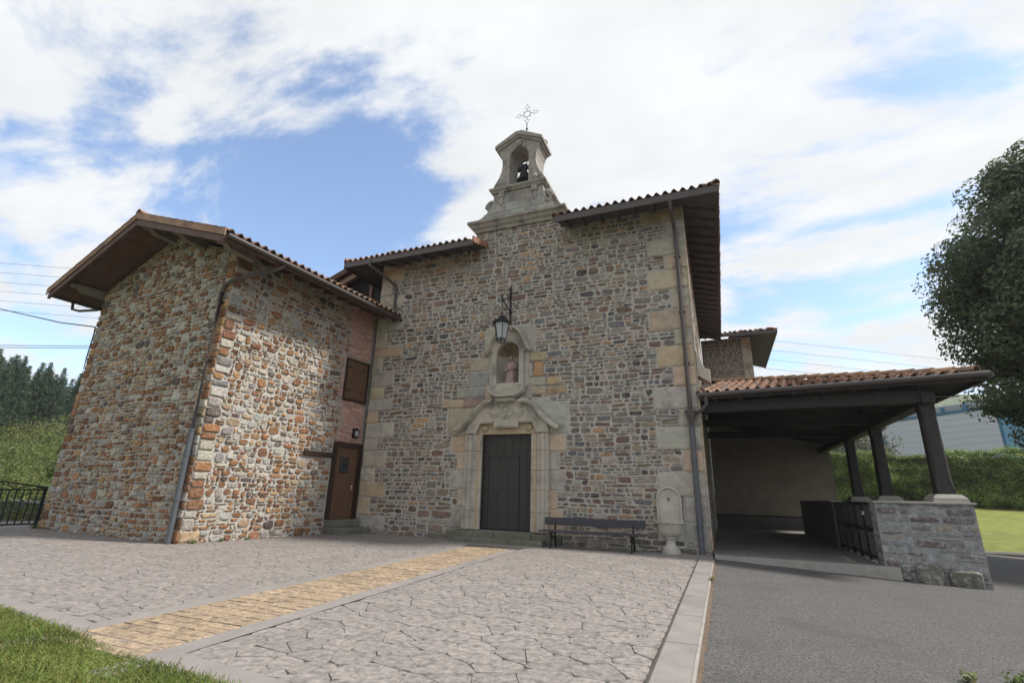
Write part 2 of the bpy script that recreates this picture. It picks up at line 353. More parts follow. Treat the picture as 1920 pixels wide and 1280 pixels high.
def tile_roof(parent, O, ex, up, ncol, nrow, keep, single=lambda i, j: True, w=.237, exposure=.40, restname='roof_tiles'):
    ex = Vector(ex).normalized(); up = Vector(up).normalized(); nn = ex.cross(up).normalized(); O = Vector(O)
    base = tile_mb(); BV = np.array(base.v); VV = []; FF = []; CC = []; cnt = 0
    for j in range(nrow):
        for i in range(ncol):
            if not keep((i+.5)*w, (j+.5)*exposure): continue
            p = O+ex*(i*w+random.uniform(-.006, .006))+up*(j*exposure+random.uniform(-.012, .012))+nn*random.uniform(0, .006)
            Mx = Matrix(((ex.x, up.x, nn.x, p.x), (ex.y, up.y, nn.y, p.y), (ex.z, up.z, nn.z, p.z), (0, 0, 0, 1)))
            if single(i, j) and cnt < 290:
                link('tile', random.choice(tile_meshes()), parent, Mx); cnt += 1
            else:
                A = np.array(Mx); VV.append(BV@A[:3, :3].T+A[:3, 3]); FF.append((len(VV)-1)*len(BV)+np.array(base.f)); c = jit(random.choice(((.30, .165, .105), (.26, .15, .10), (.22, .135, .10), (.31, .20, .13), (.20, .14, .115)))); CC.append(np.tile((*c, 1), (len(base.f), 1)))
    if VV: link(restname, mesh_np(restname, np.concatenate(VV), np.concatenate(FF), 'tile', np.concatenate(CC), True), parent, kind='stuff')
def ridge_tiles(parent, a, b, r=.10, L=.42, name='ridge_tile'):
    a, b = Vector(a), Vector(b); d = (b-a); n = max(1, int(d.length/(L*.86))); st = d/n; d.normalize(); sd_ = d.cross(Vector((0, 0, 1))).normalized(); u = sd_.cross(d)
    for k in range(n):
        p = a+st*k; m = MB(); V = []; q = 8
        for t, rr, dz in ((0, r*1.12, .02), (1, r*.95, 0)):
            for sgn in (1, .86):
                V += [p+st*(t*1.12)+sd_*math.cos(PI*i/q)*rr*sgn+u*(math.sin(PI*i/q)*rr*sgn*.85+dz) for i in range(q+1)]
        e = q+1; F = []
        for i in range(q): F += [(i, i+1, 2*e+i+1, 2*e+i), (e+i, 3*e+i, 3*e+i+1, e+i+1), (i, e+i, e+i+1, i+1)]
        m.add(V, F, jit((.29, .18, .12), .2)); m.build(name, 'tile', parent, smooth=True)
# ================================================================== ground
def gz(x, y):                      # the asphalt falls gently away to the right of the paved court
    return 0. if x < -.4 else -.045*min(x+.4, 14)*min(1, max(0, (y-2)/6)) if x < 30 else -.63
def sheet(name, pts, z, mat_, parent=None, kind='structure', nx=1):
    m = MB(); m.add([(x, y, z) for x, y in pts], [tuple(range(len(pts)))]); o = m.build(name, mat_, parent)
    if o.data.polygons[0].normal.z < 0: o.data.flip_normals()
    if kind and not parent: o['kind'] = kind
    return o
def grid_sheet(name, x0, x1, y0, y1, n, m_, f, mat_):
    xs = np.linspace(x0, x1, n); ys = np.linspace(y0, y1, m_); V = [(x, y, f(x, y)) for y in ys for x in xs]
    F = [(j*n+i, j*n+i+1, (j+1)*n+i+1, (j+1)*n+i) for j in range(m_-1) for i in range(n-1)]
    o = link(name, mesh_np(name, V, F, mat_, smooth=True)); o['kind'] = 'structure'; return o
sheet('ground', [(-700, -300), (700, -300), (700, 900), (-700, 900)], -1.2, 'earth')
grid_sheet('asphalt_road', -.42, 40, -6, 31, 60, 60, lambda x, y: gz(x, y)-.03, 'asphalt')
court = sheet('paved_court', [(-40, 2.2), (-.33, 2.2), (-.33, 13.0), (-.33, 14.4), (-40, 14.4)], -.006, 'paving_base')
sheet('court_subsoil', [(-60, -6), (-.42, -6), (-.42, 40), (-60, 40)], -.05, 'earth')
# path of yellow blocks to the door, with smooth bands on both sides
def pathx(y): return -4.90-.070*(y-3.1)      # centre line
PW = .56
def strip(name, f0, f1, y0, y1, z, mat_, n=6):
    ys = [y0+(y1-y0)*k/n for k in range(n+1)]; m = MB()
    V = [(f0(y), y, z) for y in ys]+[(f1(y), y, z) for y in ys]; m.add(V, [(k, n+1+k, n+2+k, k+1) for k in range(n)])
    for k in range(1, n):
        pass
    o = m.build(name, mat_, court)
    if o.data.polygons[0].normal.z < 0: o.data.flip_normals()
    return o
def lawn_y(x): return 3.33-.125*(x+7.26)+.03*math.sin(x*1.7) if x > -7.26 else 3.36-.04*(x+7.26)
strip('smooth_band', lambda y: pathx(y)-PW-.24, lambda y: pathx(y)-PW, 2.6, 12.0, .006, 'band')
strip('smooth_band', lambda y: pathx(y)+PW, lambda y: pathx(y)+PW+.24, 2.6, 12.0, .006, 'band')
strip('path_bed', lambda y: pathx(y)-PW, lambda y: pathx(y)+PW, 2.6, 12.0, -.004, 'paving_base')
strip('smooth_band', lambda y: -.63, lambda y: -.34, 2.2, 12.7, .008, 'band')
m = MB(); m.box(-20, -.34, 12.702, 13.9, -.1, .008); m.build('smooth_apron', 'band', court)
# border joints of the right-hand band
m = MB()
for y in np.arange(2.9, 12.6, 1.25): m.box(-.63, -.335, y, y+.012, .0, .0085)
m.box(-.645, -.622, 2.2, 12.7, -.01, .0105); m.build('band_joint', 'paving_base', court)
m = MB(); m.box(-.338, -.31, 2.2, 12.9, -.2, .006); m.build('edge_face', 'kerb', court)
# grit gathered in the joint between band and asphalt
m = MB(); ys = np.linspace(2.2, 12.9, 120); m.add([(-.312, y, -.012) for y in ys]+[(-.285+.05*abs(mnoise.noise((0, y*2.3, 0)))+.03*random.random(), y, gz(-.28, y)-.022) for y in ys], [(k, 120+k, 121+k, k+1) for k in range(119)]); m.build('joint_grit', 'grit', court)
# band along the lawn
m = MB(); xs = np.linspace(-22, -.6, 60)
m.add([(x, lawn_y(x)-.05, .0065) for x in xs]+[(x, lawn_y(x)+.27, .0065) for x in xs], [(k, k+1, 61+k, 60+k) for k in range(59)]); m.build('lawn_band', 'band', court)
# flagstones: cells of a jittered point set
def clip_poly(poly, nx, ny, c):
    out = []; n = len(poly)
    for i in range(n):
        a, b = poly[i], poly[(i+1) % n]; da = a[0]*nx+a[1]*ny-c; db = b[0]*nx+b[1]*ny-c
        if da <= 0: out.append(a)
        if (da < 0 < db) or (db < 0 < da): t = da/(da-db); out.append((a[0]+(b[0]-a[0])*t, a[1]+(b[1]-a[1])*t))
    return out
def flags():
    step = .31; pts = []
    for j in range(int((12.7-2.6)/step)+2):
        for i in range(int(22/step)+1):
            x = -22+i*step+(j % 2)*step/2; y = 2.5+j*step
            pts.append((x+random.uniform(-.15, .15), y+random.uniform(-.135, .135)))
    from collections import defaultdict
    g = defaultdict(list)
    for k, p in enumerate(pts): g[(int(p[0]//.7), int(p[1]//.7))].append(k)
    items = []
    for k, (x, y) in enumerate(pts):
        if y < lawn_y(x)-.1 or y > 13: continue
        if x > -.4: continue
        poly = [(x-.6, y-.6), (x+.6, y-.6), (x+.6, y+.6), (x-.6, y+.6)]
        for a in (-1, 0, 1):
            for b in (-1, 0, 1):
                for q in g[(int(x//.7)+a, int(y//.7)+b)]:
                    if q == k: continue
                    u, v = pts[q]; nx, ny = u-x, v-y; L_ = math.hypot(nx, ny)
                    poly = clip_poly(poly, nx/L_, ny/L_, ((u*u+v*v-x*x-y*y)/2)/L_-.0022)
                    if len(poly) < 3: break
                if len(poly) < 3: break
            if len(poly) < 3: break
        # cut by the bands
        s = -1 if x < pathx(y) else 1
        lim = pathx(y)+s*(PW+.244)
        poly = clip_poly(poly, -s, -.07*s, -s*lim-.07*s*y) if len(poly) > 2 else poly
        for (a, b, c) in ((1, 0, -.655), (0, 1, 12.69)):
            if len(poly) > 2: poly = clip_poly(poly, a, b, c)
        if len(poly) > 2: poly = clip_poly(poly, 0, -1, -(lawn_y(x)+.274))
        if len(poly) < 3: continue
        ar = abs(sum(poly[i][0]*poly[(i+1) % len(poly)][1]-poly[(i+1) % len(poly)][0]*poly[i][1] for i in range(len(poly))))/2
        if ar < .008: continue
        items.append((x, y, poly, ar))
    items.sort(key=lambda t: t[0]**2+t[1]**2 if t[0] > -12 else 9e9)
    rest = MB()
    for n_, (x, y, poly, ar) in enumerate(items):
        # soften corners a little and give the joint a sloped side
        cx = sum(p[0] for p in poly)/len(poly); cy = sum(p[1] for p in poly)/len(poly); P2 = []
        for i in range(len(poly)):
            a, b, c = poly[i-1], poly[i], poly[(i+1) % len(poly)]
            for q, o_ in ((.14, a), (.14, c)): P2.append((b[0]+(o_[0]-b[0])*q+random.uniform(-.006, .006), b[1]+(o_[1]-b[1])*q+random.uniform(-.006, .006)))
        k = len(P2); top = .003+random.uniform(-.0015, .002); V = [(px, py, -.008) for px, py in P2]; tl = random.uniform(-.003, .003)
        for px, py in P2:
            dx, dy = cx-px, cy-py; L_ = math.hypot(dx, dy); V.append((px+dx/L_*.005, py+dy/L_*.005, top+tl*(px-cx)))
        F = [tuple(range(k, 2*k))]+[(i, (i+1) % k, (i+1) % k+k, i+k) for i in range(k)]
        k_ = random.uniform(.9, 1.1); col = (.236*k_, .213*k_, .199*k_)
        mb = rest if n_ >= 298 else MB(); mb.add(V, F, col)
        if n_ < 298: mb.build('flagstone', 'flag', court)
    rest.build('flagstones', 'flag', court, kind='stuff')
flags()
def path_blocks():
    rects = pack(2*PW, 9.3, .07, .07, lambda x, z: False, lambda: (random.choice((.14, .21, .28, .35)), random.choice((.14, .14, .21))))
    for x0, x1, y0, y1 in rects:
        V = []; Y0, Y1 = 2.7+y0, 2.7+y1
        if (Y0+Y1)/2 < lawn_y(-5)-.1: continue
        for ins, z in ((.002, -.01), (.010, .011+random.uniform(-.003, .004))):
            for xx, yy in ((x0+ins, Y0+ins), (x1-ins, Y0+ins), (x1-ins, Y1-ins), (x0+ins, Y1-ins)): V.append((pathx(yy)-PW+xx+random.uniform(-.004, .004), yy+random.uniform(-.004, .004), z))
        MB().add(V, [(4, 5, 6, 7)]+[(i, (i+1) % 4, (i+1) % 4+4, i+4) for i in range(4)], (lambda k_: (.315*k_, .238*k_, .162*k_))(random.uniform(.86, 1.14))).build('path_block', 'flag', court)
path_blocks()
# ================================================================== church
CX, CY = -5.76, 13.84
church = thing('stone_church', 'small rubble stone church with bell gable and carved baroque doorway', 'church', (CX, CY, 0))
wall = MB(); T = .5
for a in ((-5.39, -1.0, 0, T, -.2, 9.75), (.92, 5.39, 0, T, -.2, 9.75), (-1.0, .92, 0, T, -.2, .28), (-1.0, .92, 0, T, 3.05, 4.55), (-1.0, -.52, 0, T, 4.55, 5.98), (.28, .92, 0, T, 4.55, 5.98), (-1.0, .92, 0, T, 5.98, 9.75), (-1.5, 1.6, 0, T, 9.75, 10.12),
          (5.0, 5.39, T, 13.1, -.2, 9.75), (-5.39, -5.0, T, 13.1, -.2, 9.75), (-5, 5, 12.6, 13.1, -.2, 9.75)): wall.box(*a)
wall = wall.build('wall', 'mortar_church', church)
ms = Masonry(); FR = frame((-5.4, 0, 0), (1, 0, 0), (0, -1, 0))
PAL_C = [(3.4, (.20, .182, .162)), (3.4, (.17, .12, .088)), (2.0, (.15, .152, .155)), (2.0, (.26, .205, .155)), (.9, (.36, .23, .125)), (1.6, (.20, .135, .108)), (1.2, (.085, .078, .074)), (1.8, (.32, .29, .25))]
ASH = []                                   # dressed blocks: x0, x1, z0, z1, colour (local x)
def tone(): return random.choice(((.41, .36, .29), (.42, .34, .245), (.38, .345, .295), (.41, .325, .23), (.36, .335, .295)))
z = .12; k = 0
while z < 9.5:
    h = random.choice((.42, .5, .56)) ; lg = k % 2 == 0
    ASH.append((-5.4, -5.4+(random.uniform(.95, 1.25) if lg else random.uniform(.4, .6)), z, z+h, tone())); z += h; k += 1
z = .10; k = 0
while z < 9.5:
    h = random.choice((.46, .55, .62)); lg = k % 2 == 0
    ASH.append((5.4-(random.uniform(.95, 1.2) if lg else random.uniform(.45, .7)), 5.4, z, min(9.7, z+h), tone())); z += h; k += 1
for side in (-1, 1):                        # around the portal
    z = .3
    for h, w in ((.62, .42), (.5, .22), (.56, .48), (.52, .3), (.5, .52)):
        x = -1.47 if side < 0 else 1.22
        ASH.append((x-w, x, z, z+h, tone()) if side < 0 else (x, x+w, z, z+h, tone())); z += h
ASH += [(-2.2, -1.0, 3.03, 3.88, (.36, .31, .24)), (.72, 1.83, 3.03, 3.97, (.36, .35, .33)), (-2.45, -1.65, 3.9, 4.18, (.38, .30, .2)), (-1.65, -1.0, 3.9, 4.18, (.27, .2, .165)), (-1.93, -1.42, 4.2, 4.52, (.33, .32, .26)), (-1.42, -.9, 4.2, 4.52, (.29, .29, .26)),
        (-.9, -.62, 4.06, 4.5, tone()), (.42, .68, 4.06, 4.5, tone()), (.7, 1.12, 4.2, 4.45, (.36, .30, .2)), (1.14, 1.78, 4.2, 4.42, (.36, .25, .16)),
        (-1.44, -.78, 5.05, 5.52, (.36, .32, .24)), (-1.44, -.78, 4.54, 5.03, (.30, .30, .28)), (.55, 1.13, 5.25, 5.55, (.37, .31, .21)), (.72, 1.05, 4.76, 5.23, (.40, .26, .14)), (.55, 1.13, 4.47, 4.74, (.33, .31, .25)), (.55, .7, 4.76, 5.23, tone()), (1.15, 1.55, 4.47, 4.72, (.4, .29, .17)),
        (-.98, -.55, 5.54, 6.5, (.33, .31, .27)), (.36, .76, 5.57, 6.46, (.34, .32, .28)), (-.53, .34, 6.0, 6.5, (.31, .30, .27))]
HOLES = [(-1.5, 1.25, 0, 4.1), (-.8, .57, 4.05, 6.5), (-1.3, 1.35, 0, .34)]
def excl_c(x, z):
    x -= 5.4
    for a in ASH:
        if a[0] < x < a[1] and a[2] < z < a[3]: return True
    for a in HOLES:
        if a[0] < x < a[1] and a[2] < z < a[3]: return True
    return z > 9.7 and not -1.5 < x < 1.58
def size_c():
    u = random.random()
    if u < .13: return random.uniform(.32, .58), random.uniform(.15, .25)
    if u < .5: return random.uniform(.16, .34), random.uniform(.10, .18)
    if u < .72: return random.uniform(.2, .48), random.uniform(.05, .085)
    return random.uniform(.08, .19), random.uniform(.05, .12)
wf = warpfn(3.3)
for r in pack(10.8, 10.1, .04, .03, excl_c, size_c):
    w_, h_ = r[1]-r[0], r[3]-r[2]
    ms.stone(FR, stone_geo(r, random.uniform(.008, .022), random.uniform(.35, 1.05), .19, random.uniform(.006, .026), warp=wf), pick(PAL_C), w_*h_)
FRS = frame((5.4, 0, 0), (0, 1, 0), (1, 0, 0))
for r in pack(6.0, 9.6, .05, .04, lambda x, z: x < .5, lambda: (random.uniform(.15, .5), random.uniform(.08, .2))):
    ms.stone(FRS, stone_geo(r, .01, .5, .08, .02, npt=8), pick(PAL_C), 0)
ms.finish(wall, 'stone', 'rubble_stones', 'rubble')
for a in ASH:
    MB().add(*[[tuple(FR[0]+FR[1]*(p[0])+FR[2]*p[1]+FR[3]*p[2]) for p in g] if i == 0 else g for i, g in enumerate(stone_geo((a[0]+5.4, a[1]+5.4, a[2], a[3]), .006, .16, .012, .022+random.uniform(0, .012), npt=16))], jit(a[4], .1)).build('dressed_block', 'ashlar', wall)
z = .1
while z < 9.5:                              # dressed corner on the right return
    h = random.choice((.46, .55, .62)); m = MB(); m.box(5.385, 5.43, -.02, .46, z+.006, min(9.7, z+h)-.006, tone()); m.build('corner_block', 'ashlar', wall); z += h
# --- kneeler stone over the porch corner
m = MB(); m.prism([(5.40, 4.5), (5.75, 4.25), (5.75, 4.62), (5.62, 4.66), (5.46, 5.15), (5.40, 5.2)], -.02, .5); m.build('kneeler_stone', 'carved', church, bevel=.015)
# --- roof
def slab(pts, th):
    m = MB(); n = len(pts); m.add([Vector(p) for p in pts]+[Vector(p)-Vector((0, 0, th)) for p in pts], [tuple(range(n)), tuple(range(2*n-1, n-1, -1))]+[(i, i+n, (i+1) % n+n, (i+1) % n) for i in range(n)]); return m
SL = .30; OV = .98
roof = slab([(1.7, -OV, 9.55), (6.38, -OV, 9.55), (1.7, -OV+4.68, 9.55+4.68*SL)], .10)
for p in ([(6.38, -OV, 9.551), (6.38, 13.6, 9.551), (1.7, 13.6, 9.551+4.68*SL), (1.7, 3.7, 9.551+4.68*SL)],
          [(-6.38, -OV, 9.28), (-1.1, -OV, 9.28), (-1.1, 4.3, 9.28+5.28*SL)], [(-6.38, 13.6, 9.281), (-6.38, -OV, 9.281), (-1.1, 4.3, 9.281+5.28*SL), (-1.1, 13.6, 9.281+5.28*SL)],
          [(-1.1, 4.3, 10.864), (1.7, 3.7, 10.955), (1.7, 13.6, 10.955), (-1.1, 13.6, 10.864)], [(-1.1, .92, 10.1), (1.7, .92, 10.1), (1.7, 3.7, 10.96), (-1.1, 4.3, 10.87)]):
    s_ = slab(p, .10); roof.add(s_.v, s_.f)
roof = roof.build('roof', 'dark_soffit', church)
cs = 1/math.hypot(1, SL)
tile_roof(roof, (1.62, -OV-.06, 9.56), (1, 0, 0), (0, cs, SL*cs), 20, 13, lambda x, y: x+y*cs < 4.85, lambda i, j: j < 3)
tile_roof(roof, (-6.42, -OV-.06, 9.29), (1, 0, 0), (0, cs, SL*cs), 22, 14, lambda x, y: y*cs < x+.1 and x < 5.3, lambda i, j: j < 3, restname='left_tiles')
tile_roof(roof, (6.44, -OV, 9.56), (0, 1, 0), (-cs, 0, SL*cs), 61, 12, lambda x, y: y*cs < x+.1, lambda i, j: False, restname='side_tiles')
tile_roof(roof, (-6.44, 13.6, 9.29), (0, -1, 0), (cs, 0, SL*cs), 61, 13, lambda x, y: y*cs < (14.6-x)+.1, lambda i, j: False, restname='side_tiles')
ridge_tiles(roof, (6.40, -OV-.02, 9.64), (1.75, 3.66, 11.02)); ridge_tiles(roof, (-6.40, -OV-.02, 9.37), (-1.1, 4.25, 10.94))
for k in range(12):                         # verge tiles where the left eave stops at the bell gable
    m = MB(); y0 = -OV-.04+k*.2; m.box(-1.12, -1.06, y0, y0+.19, 9.22+(k*.2)*SL, 9.42+(k*.2)*SL, jit((.30, .15, .10))); m.build('verge_tile', 'tile', roof)
for i in range(9):
    x = 1.95+i*.53; MB().bar((x, -.9, 9.44), (x, .0, 9.71), .09, .12).build('rafter', 'dark_soffit', roof)
for i in range(9):
    x = -6.1+i*.58; MB().bar((x, -.9, 9.17), (x, .0, 9.44), .09, .12).build('rafter', 'dark_soffit', roof)
for i in range(22):
    y = .1+i*.58; MB().bar((6.3, y, 9.44), (5.4, y, 9.71), .09, .12).build('rafter', 'dark_soffit', roof)
m = MB(); m.box(1.7, 6.42, -OV-.035, -OV-.001, 9.36, 9.575); m.box(6.381, 6.42, -OV, 13.6, 9.36, 9.575); m.build('fascia', 'gutter', church)
m = MB(); m.box(-6.40, -1.1, -OV-.035, -OV-.001, 9.1, 9.30); m.box(-6.42, -6.381, -OV, 13.6, 9.1, 9.30); m.build('fascia', 'gutter', church)
# --- timber gallery on the left flank
g = slab([(-5.42, .55, 9.95), (-7.35, .55, 10.2), (-7.35, 9, 10.2), (-5.42, 9, 9.95)], .10); s_ = slab([(-7.35, .55, 10.2), (-7.35, 9, 10.2), (-9.3, 9, 9.45), (-9.3, .55, 9.45)], .10); g.add(s_.v, s_.f); g = g.build('gallery_roof', 'soffit_wood', church)
for y in (.6, 1.25, 1.9, 2.6, 3.3): MB().bar((-7.3, y, 10.08), (-9.2, y, 9.35), .10, .14).build('rafter', 'soffit_wood', g)
MB().bar((-5.5, .62, 10.35), (-8.9, .62, 8.98), .12, .2).build('brace', 'brown_wood', g)
MB().box(-6.72, -6.58, .9, 1.04, 5.5, 10.4).build('gallery_post', 'brown_wood', church)
MB().box(-9, -5.42, 1.5, 1.6, 5.5, 10.3).build('gallery_panel', 'dark_timber', church)
# --- drainpipes of the church
m = MB(); m.tube([(-5.2, -OV-.05, 9.2), (-5.2, -OV-.05, 9.0), (-5.0, -.7, 8.85), (-4.72, -.12, 8.55), (-4.66, -.09, 8.35), (-4.66, -.09, 7.1)], .05, 8); m.build('drainpipe', 'gutter', church, smooth=True)
p = MB(); p.tube([(5.12, -OV-.02, 9.4), (5.13, -OV+.04, 9.15), (5.15, -.16, 8.9), (5.16, -.1, 8.7), (5.17, -.1, 3.55)], .055, 10); p = p.build('drainpipe', 'gutter', church, smooth=True)
m = MB(); m.lathe([(.06, 0), (.075, .06), (.13, .2), (.16, .26), (.16, .33), (.19, .34), (.19, .40)], (5.17, -.17, 3.12), 4, 1.0, .9, a0=PI/4, a1=PI/4+2*PI); m.build('hopper', 'gutter', p)
m = MB(); m.tube([(5.17, -.13, 3.15), (5.17, -.13, .0)], .07, 12)
for z in (2.2, 1.45, .62): m.lathe([(.082, 0), (.082, .05)], (5.17, -.13, z), 12)
m.build('lower_drainpipe', 'pipe_grey', church, smooth=True)
for z in (8.0, 6.3, 4.8, 2.22, .8): MB().box(5.09, 5.25, -.12, -.0, z, z+.03).build('pipe_bracket', 'iron', p)
# --- portal
PX = -.11
por = thing('portal', None, None); por.parent = church; del_ = None
def jamb(side):
    pr = [(.80, -.02), (.80, .06), (.96, .06), (.99, .10), (1.03, .135), (1.08, .10), (1.10, .10), (1.13, .15), (1.18, .165), (1.22, .15), (1.24, .11), (1.27, .11), (1.29, .14), (1.335, .14), (1.36, .08), (1.36, -.02)]
    z = .30
    for h in (.52, .60, .55, .56, .50):
        mm = MB(); V = []; n = len(pr)
        for zz in (z+.004, z+h-.004): V += [(PX+side*x, -y, zz) for x, y in pr]
        mm.add(V, [tuple(range(n)), tuple(range(2*n-1, n-1, -1))]+[(i, i+n, (i+1) % n+n, (i+1) % n) for i in range(n)]); mm.build('jamb_block', 'carved', por, bevel=.006)
        mm = MB(); mm.box(*sorted((PX+side*.868, PX+side*.965)), -.066, .3, z+.004, z+h-.004); mm.build('reveal_block', 'carved_warm', por)
        z += h
jamb(-1); jamb(1)
MB().box(PX-1.05, PX+1.05, -.03, .3, 3.035, 3.42).build('lintel', 'carved_warm', por)
ty = [(-1.36, 3.05), (-1.05, 3.05), (-.87, 3.40), (-.42, 3.40), (-.42, 3.22), (.36, 3.22), (.36, 3.40), (.82, 3.40), (1.05, 3.05), (1.36, 3.05), (1.30, 3.35), (.80, 3.92), (.50, 4.0), (.30, 4.07), (-.30, 4.07), (-.5, 4.0), (-.80, 3.92), (-1.30, 3.35)]
m = MB(); m.prism([(PX+x, z) for x, z in ty], -.13, .0); m.build('tympanum', 'carved', por, bevel=.02)
m = MB(); m.box(PX-.36, PX+.42, -.19, -.12, 3.20, 3.39); m.box(PX-.30, PX+.36, -.21, -.18, 3.235, 3.36); m.build('inscription_block', 'carved', por, bevel=.012)
inn = [(-1.045, 3.06), (-.865, 3.41), (-.43, 3.41)]; hoodprof = [(-.085, 0), (-.085, .13), (-.05, .2), (.0, .245), (.05, .235), (.075, .17), (.085, .12), (.085, 0)]
for sg in (-1, 1):
    m = MB(); m.sweep([(PX+sg*x, -.125, z) for x, z in [(1.05, 3.05), (.875, 3.40), (.43, 3.40)]], [(-.05, 0), (-.05, .03), (.0, .055), (.05, .03), (.05, 0)]); m.build('inner_moulding', 'carved', por, smooth=True)
    hp = [(1.68, 3.17), (1.60, 3.19), (1.47, 3.27), (1.28, 3.42), (1.08, 3.62), (.94, 3.79), (.80, 3.91), (.66, 3.985), (.54, 4.0), (.46, 3.97), (.43, 3.90), (.47, 3.845), (.53, 3.86), (.54, 3.905), (.50, 3.915)]
    m = MB(); m.sweep([(PX+sg*x, -.06 if i < 9 else -.1, z) for i, (x, z) in enumerate(hp[:10])], [(q[0]*(1 if i else 1), q[1]) for i, q in enumerate(hoodprof)]); m.build('hood_moulding', 'carved', por, smooth=True)
    m = MB(); m.tube([(PX+sg*x, -.19, z) for x, z in hp[7:]], [.05, .045, .042, .038, .034, .028, .024, .02], 8); m.lathe([(.0, -.1), (.045, -.1), (.045, .0)], (0, 0, 0), 8); m.v[-24:] = [(PX+sg*.495+a, -.14+c, 3.905+b) for a, b, c in m.v[-24:]]; m.build('volute', 'carved', por, smooth=True)
    for k in range(3):
        m = MB(); m.tube([(PX+sg*(.26+.10*t), -.145, 3.66-.05*k-.05*math.sin(t*PI/3)+.06*(t/3)**2) for t in (0, .75, 1.5, 2.25, 3.0)], .018, 6); m.build('ribbon', 'carved', por, smooth=True)
    m = MB(); cxr = PX+sg*.72
    for a in range(8): m.lathe([(.0, .0), (.05, .012), (.035, .04), (0, .045)], (cxr+.062*math.cos(a*PI/4), -.0, 3.22+.062*math.sin(a*PI/4)), 6)
    m.v = [(x, -.035-(z-(3.22+0))*0-abs(y)*.6, z) for x, y, z in m.v]; m.lathe([(0, 0), (.05, .02), (0, .06)], (0, 0, 0), 8); m.v[-24:] = [(cxr+a, -.04-c, 3.22+b) for a, b, c in m.v[-24:]]
    for a in range(8):
        q = a*PI/4+.3; m.tube([(cxr, -.05, 3.22), (cxr+.09*math.cos(q), -.06, 3.22+.09*math.sin(q)), (cxr+.13*math.cos(q+.25), -.045, 3.22+.12*math.sin(q+.25))], [.03, .028, .008], 6)
    m.build('rosette', 'carved_warm', por, smooth=True)
m = MB(); m.sweep([(PX-.30, -.1, 4.03), (PX+.30, -.1, 4.03)], [(-.05, 0), (-.05, .16), (.0, .2), (.05, .22), (.05, 0)]); m.build('keystone_cap', 'carved', por, smooth=True)
m = MB(); m.tube([(PX+.20*math.cos(t*PI/12), -.145, 3.70+.195*math.sin(t*PI/12)) for t in range(25)], .032, 8, caps=False); m.build('medallion_ring', 'carved', por, smooth=True)
m = MB(); m.lathe([(.0, 0), (.07, .0), (.02, .035), (.018, .10), (.075, .14), (.085, .22), (.0, .24)], (PX, 0, 3.58), 10); m.v = [(x, -.135-.5*abs(y)-.02, z) if y < 0 else (x, -.13, z) for x, y, z in m.v]; m.build('chalice_relief', 'carved', por, smooth=True)
# --- church door
door = MB().box(PX-.87, PX+.87, .16, .22, .30, 3.04).build('door', 'church_door', church)
for i in range(7):
    x0 = PX-.868+i*.248
    if i in (1, 2, 3, 4): MB().box(x0+.003, x0+.245, .135, .162, 2.36, 3.036).build('plank', 'church_door', door, bevel=.004)
    else: MB().box(x0+.003, x0+.245, .135, .162, .305, 3.036).build('plank', 'church_door', door, bevel=.004)
wk = MB().box(PX-.612, PX+.365, .142, .163, .33, 2.345).build('wicket_door', 'church_door', door)
for i in range(3): MB().box(PX-.606+i*.324, PX-.606+i*.324+.32, .12, .145, .335, 2.34).build('plank', 'church_door', door, bevel=.004)
m = MB(); m.box(PX-.62, PX+.373, .112, .135, 2.345, 2.362); m.box(PX-.622, PX-.609, .112, .135, .32, 2.36); m.box(PX+.368, PX+.38, .112, .135, .32, 2.36); m.build('wicket_trim', 'iron', door)
m = MB()
for z in (.55, .95, 1.4, 1.85, 2.2, 2.55, 2.9):
    for i in range(14): m.lathe([(.011, 0), (.007, .008), (0, .01)], (0, 0, 0), 5); m.v[-15:] = [(PX-.81+i*.125+a, (.13 if abs(i-6) > 4 or z > 2.4 else .118)-c, z+b) for a, b, c in m.v[-15:]]
m.build('door_studs', 'iron', door, kind='stuff')
MB().tube([(PX-.34, .11, 1.3), (PX-.34, .07, 1.28), (PX-.34, .07, 1.18), (PX-.34, .11, 1.16)], .012, 6).build('door_handle', 'iron', door)
# --- steps
for a in ((-1.75, -.25, -.46, -.02, -.05, .275), (-.245, .85, -.47, -.02, -.05, .28), (.855, 1.6, -.44, -.02, -.05, .265), (-2.4, -1.76, -.3, -.02, -.05, .14)):
    MB().box(*a).build('step_block', 'step_stone', church, bevel=.02)
for a in ((-1.32, -.55, -.84, -.475, -.05, .135), (-.545, 1.3, -.86, -.475, -.05, .14), (-2.0, -1.325, -.7, -.475, -.05, .06)):
    MB().box(*a).build('step_block', 'step_stone', church, bevel=.02)
m = MB(); m.box(1.65, 5.1, -.10, -.001, -.05, .30); m.build('plinth_course', 'mortar_church', church)
ms = Masonry(); FRP = frame((1.65, -.10, 0), (1, 0, 0), (0, -1, 0))
for r in pack(3.45, .30, .05, .03, lambda x, z: False, lambda: (random.uniform(.15, .6), random.uniform(.05, .17))):
    ms.stone(FRP, stone_geo(r, .012, .9, .16, .025), jit(random.choice(((.16, .14, .12), (.21, .19, .16), (.12, .11, .09))), .25), 1)
ms.finish(wall, 'stone', 'rubble_stones', 'rubble')
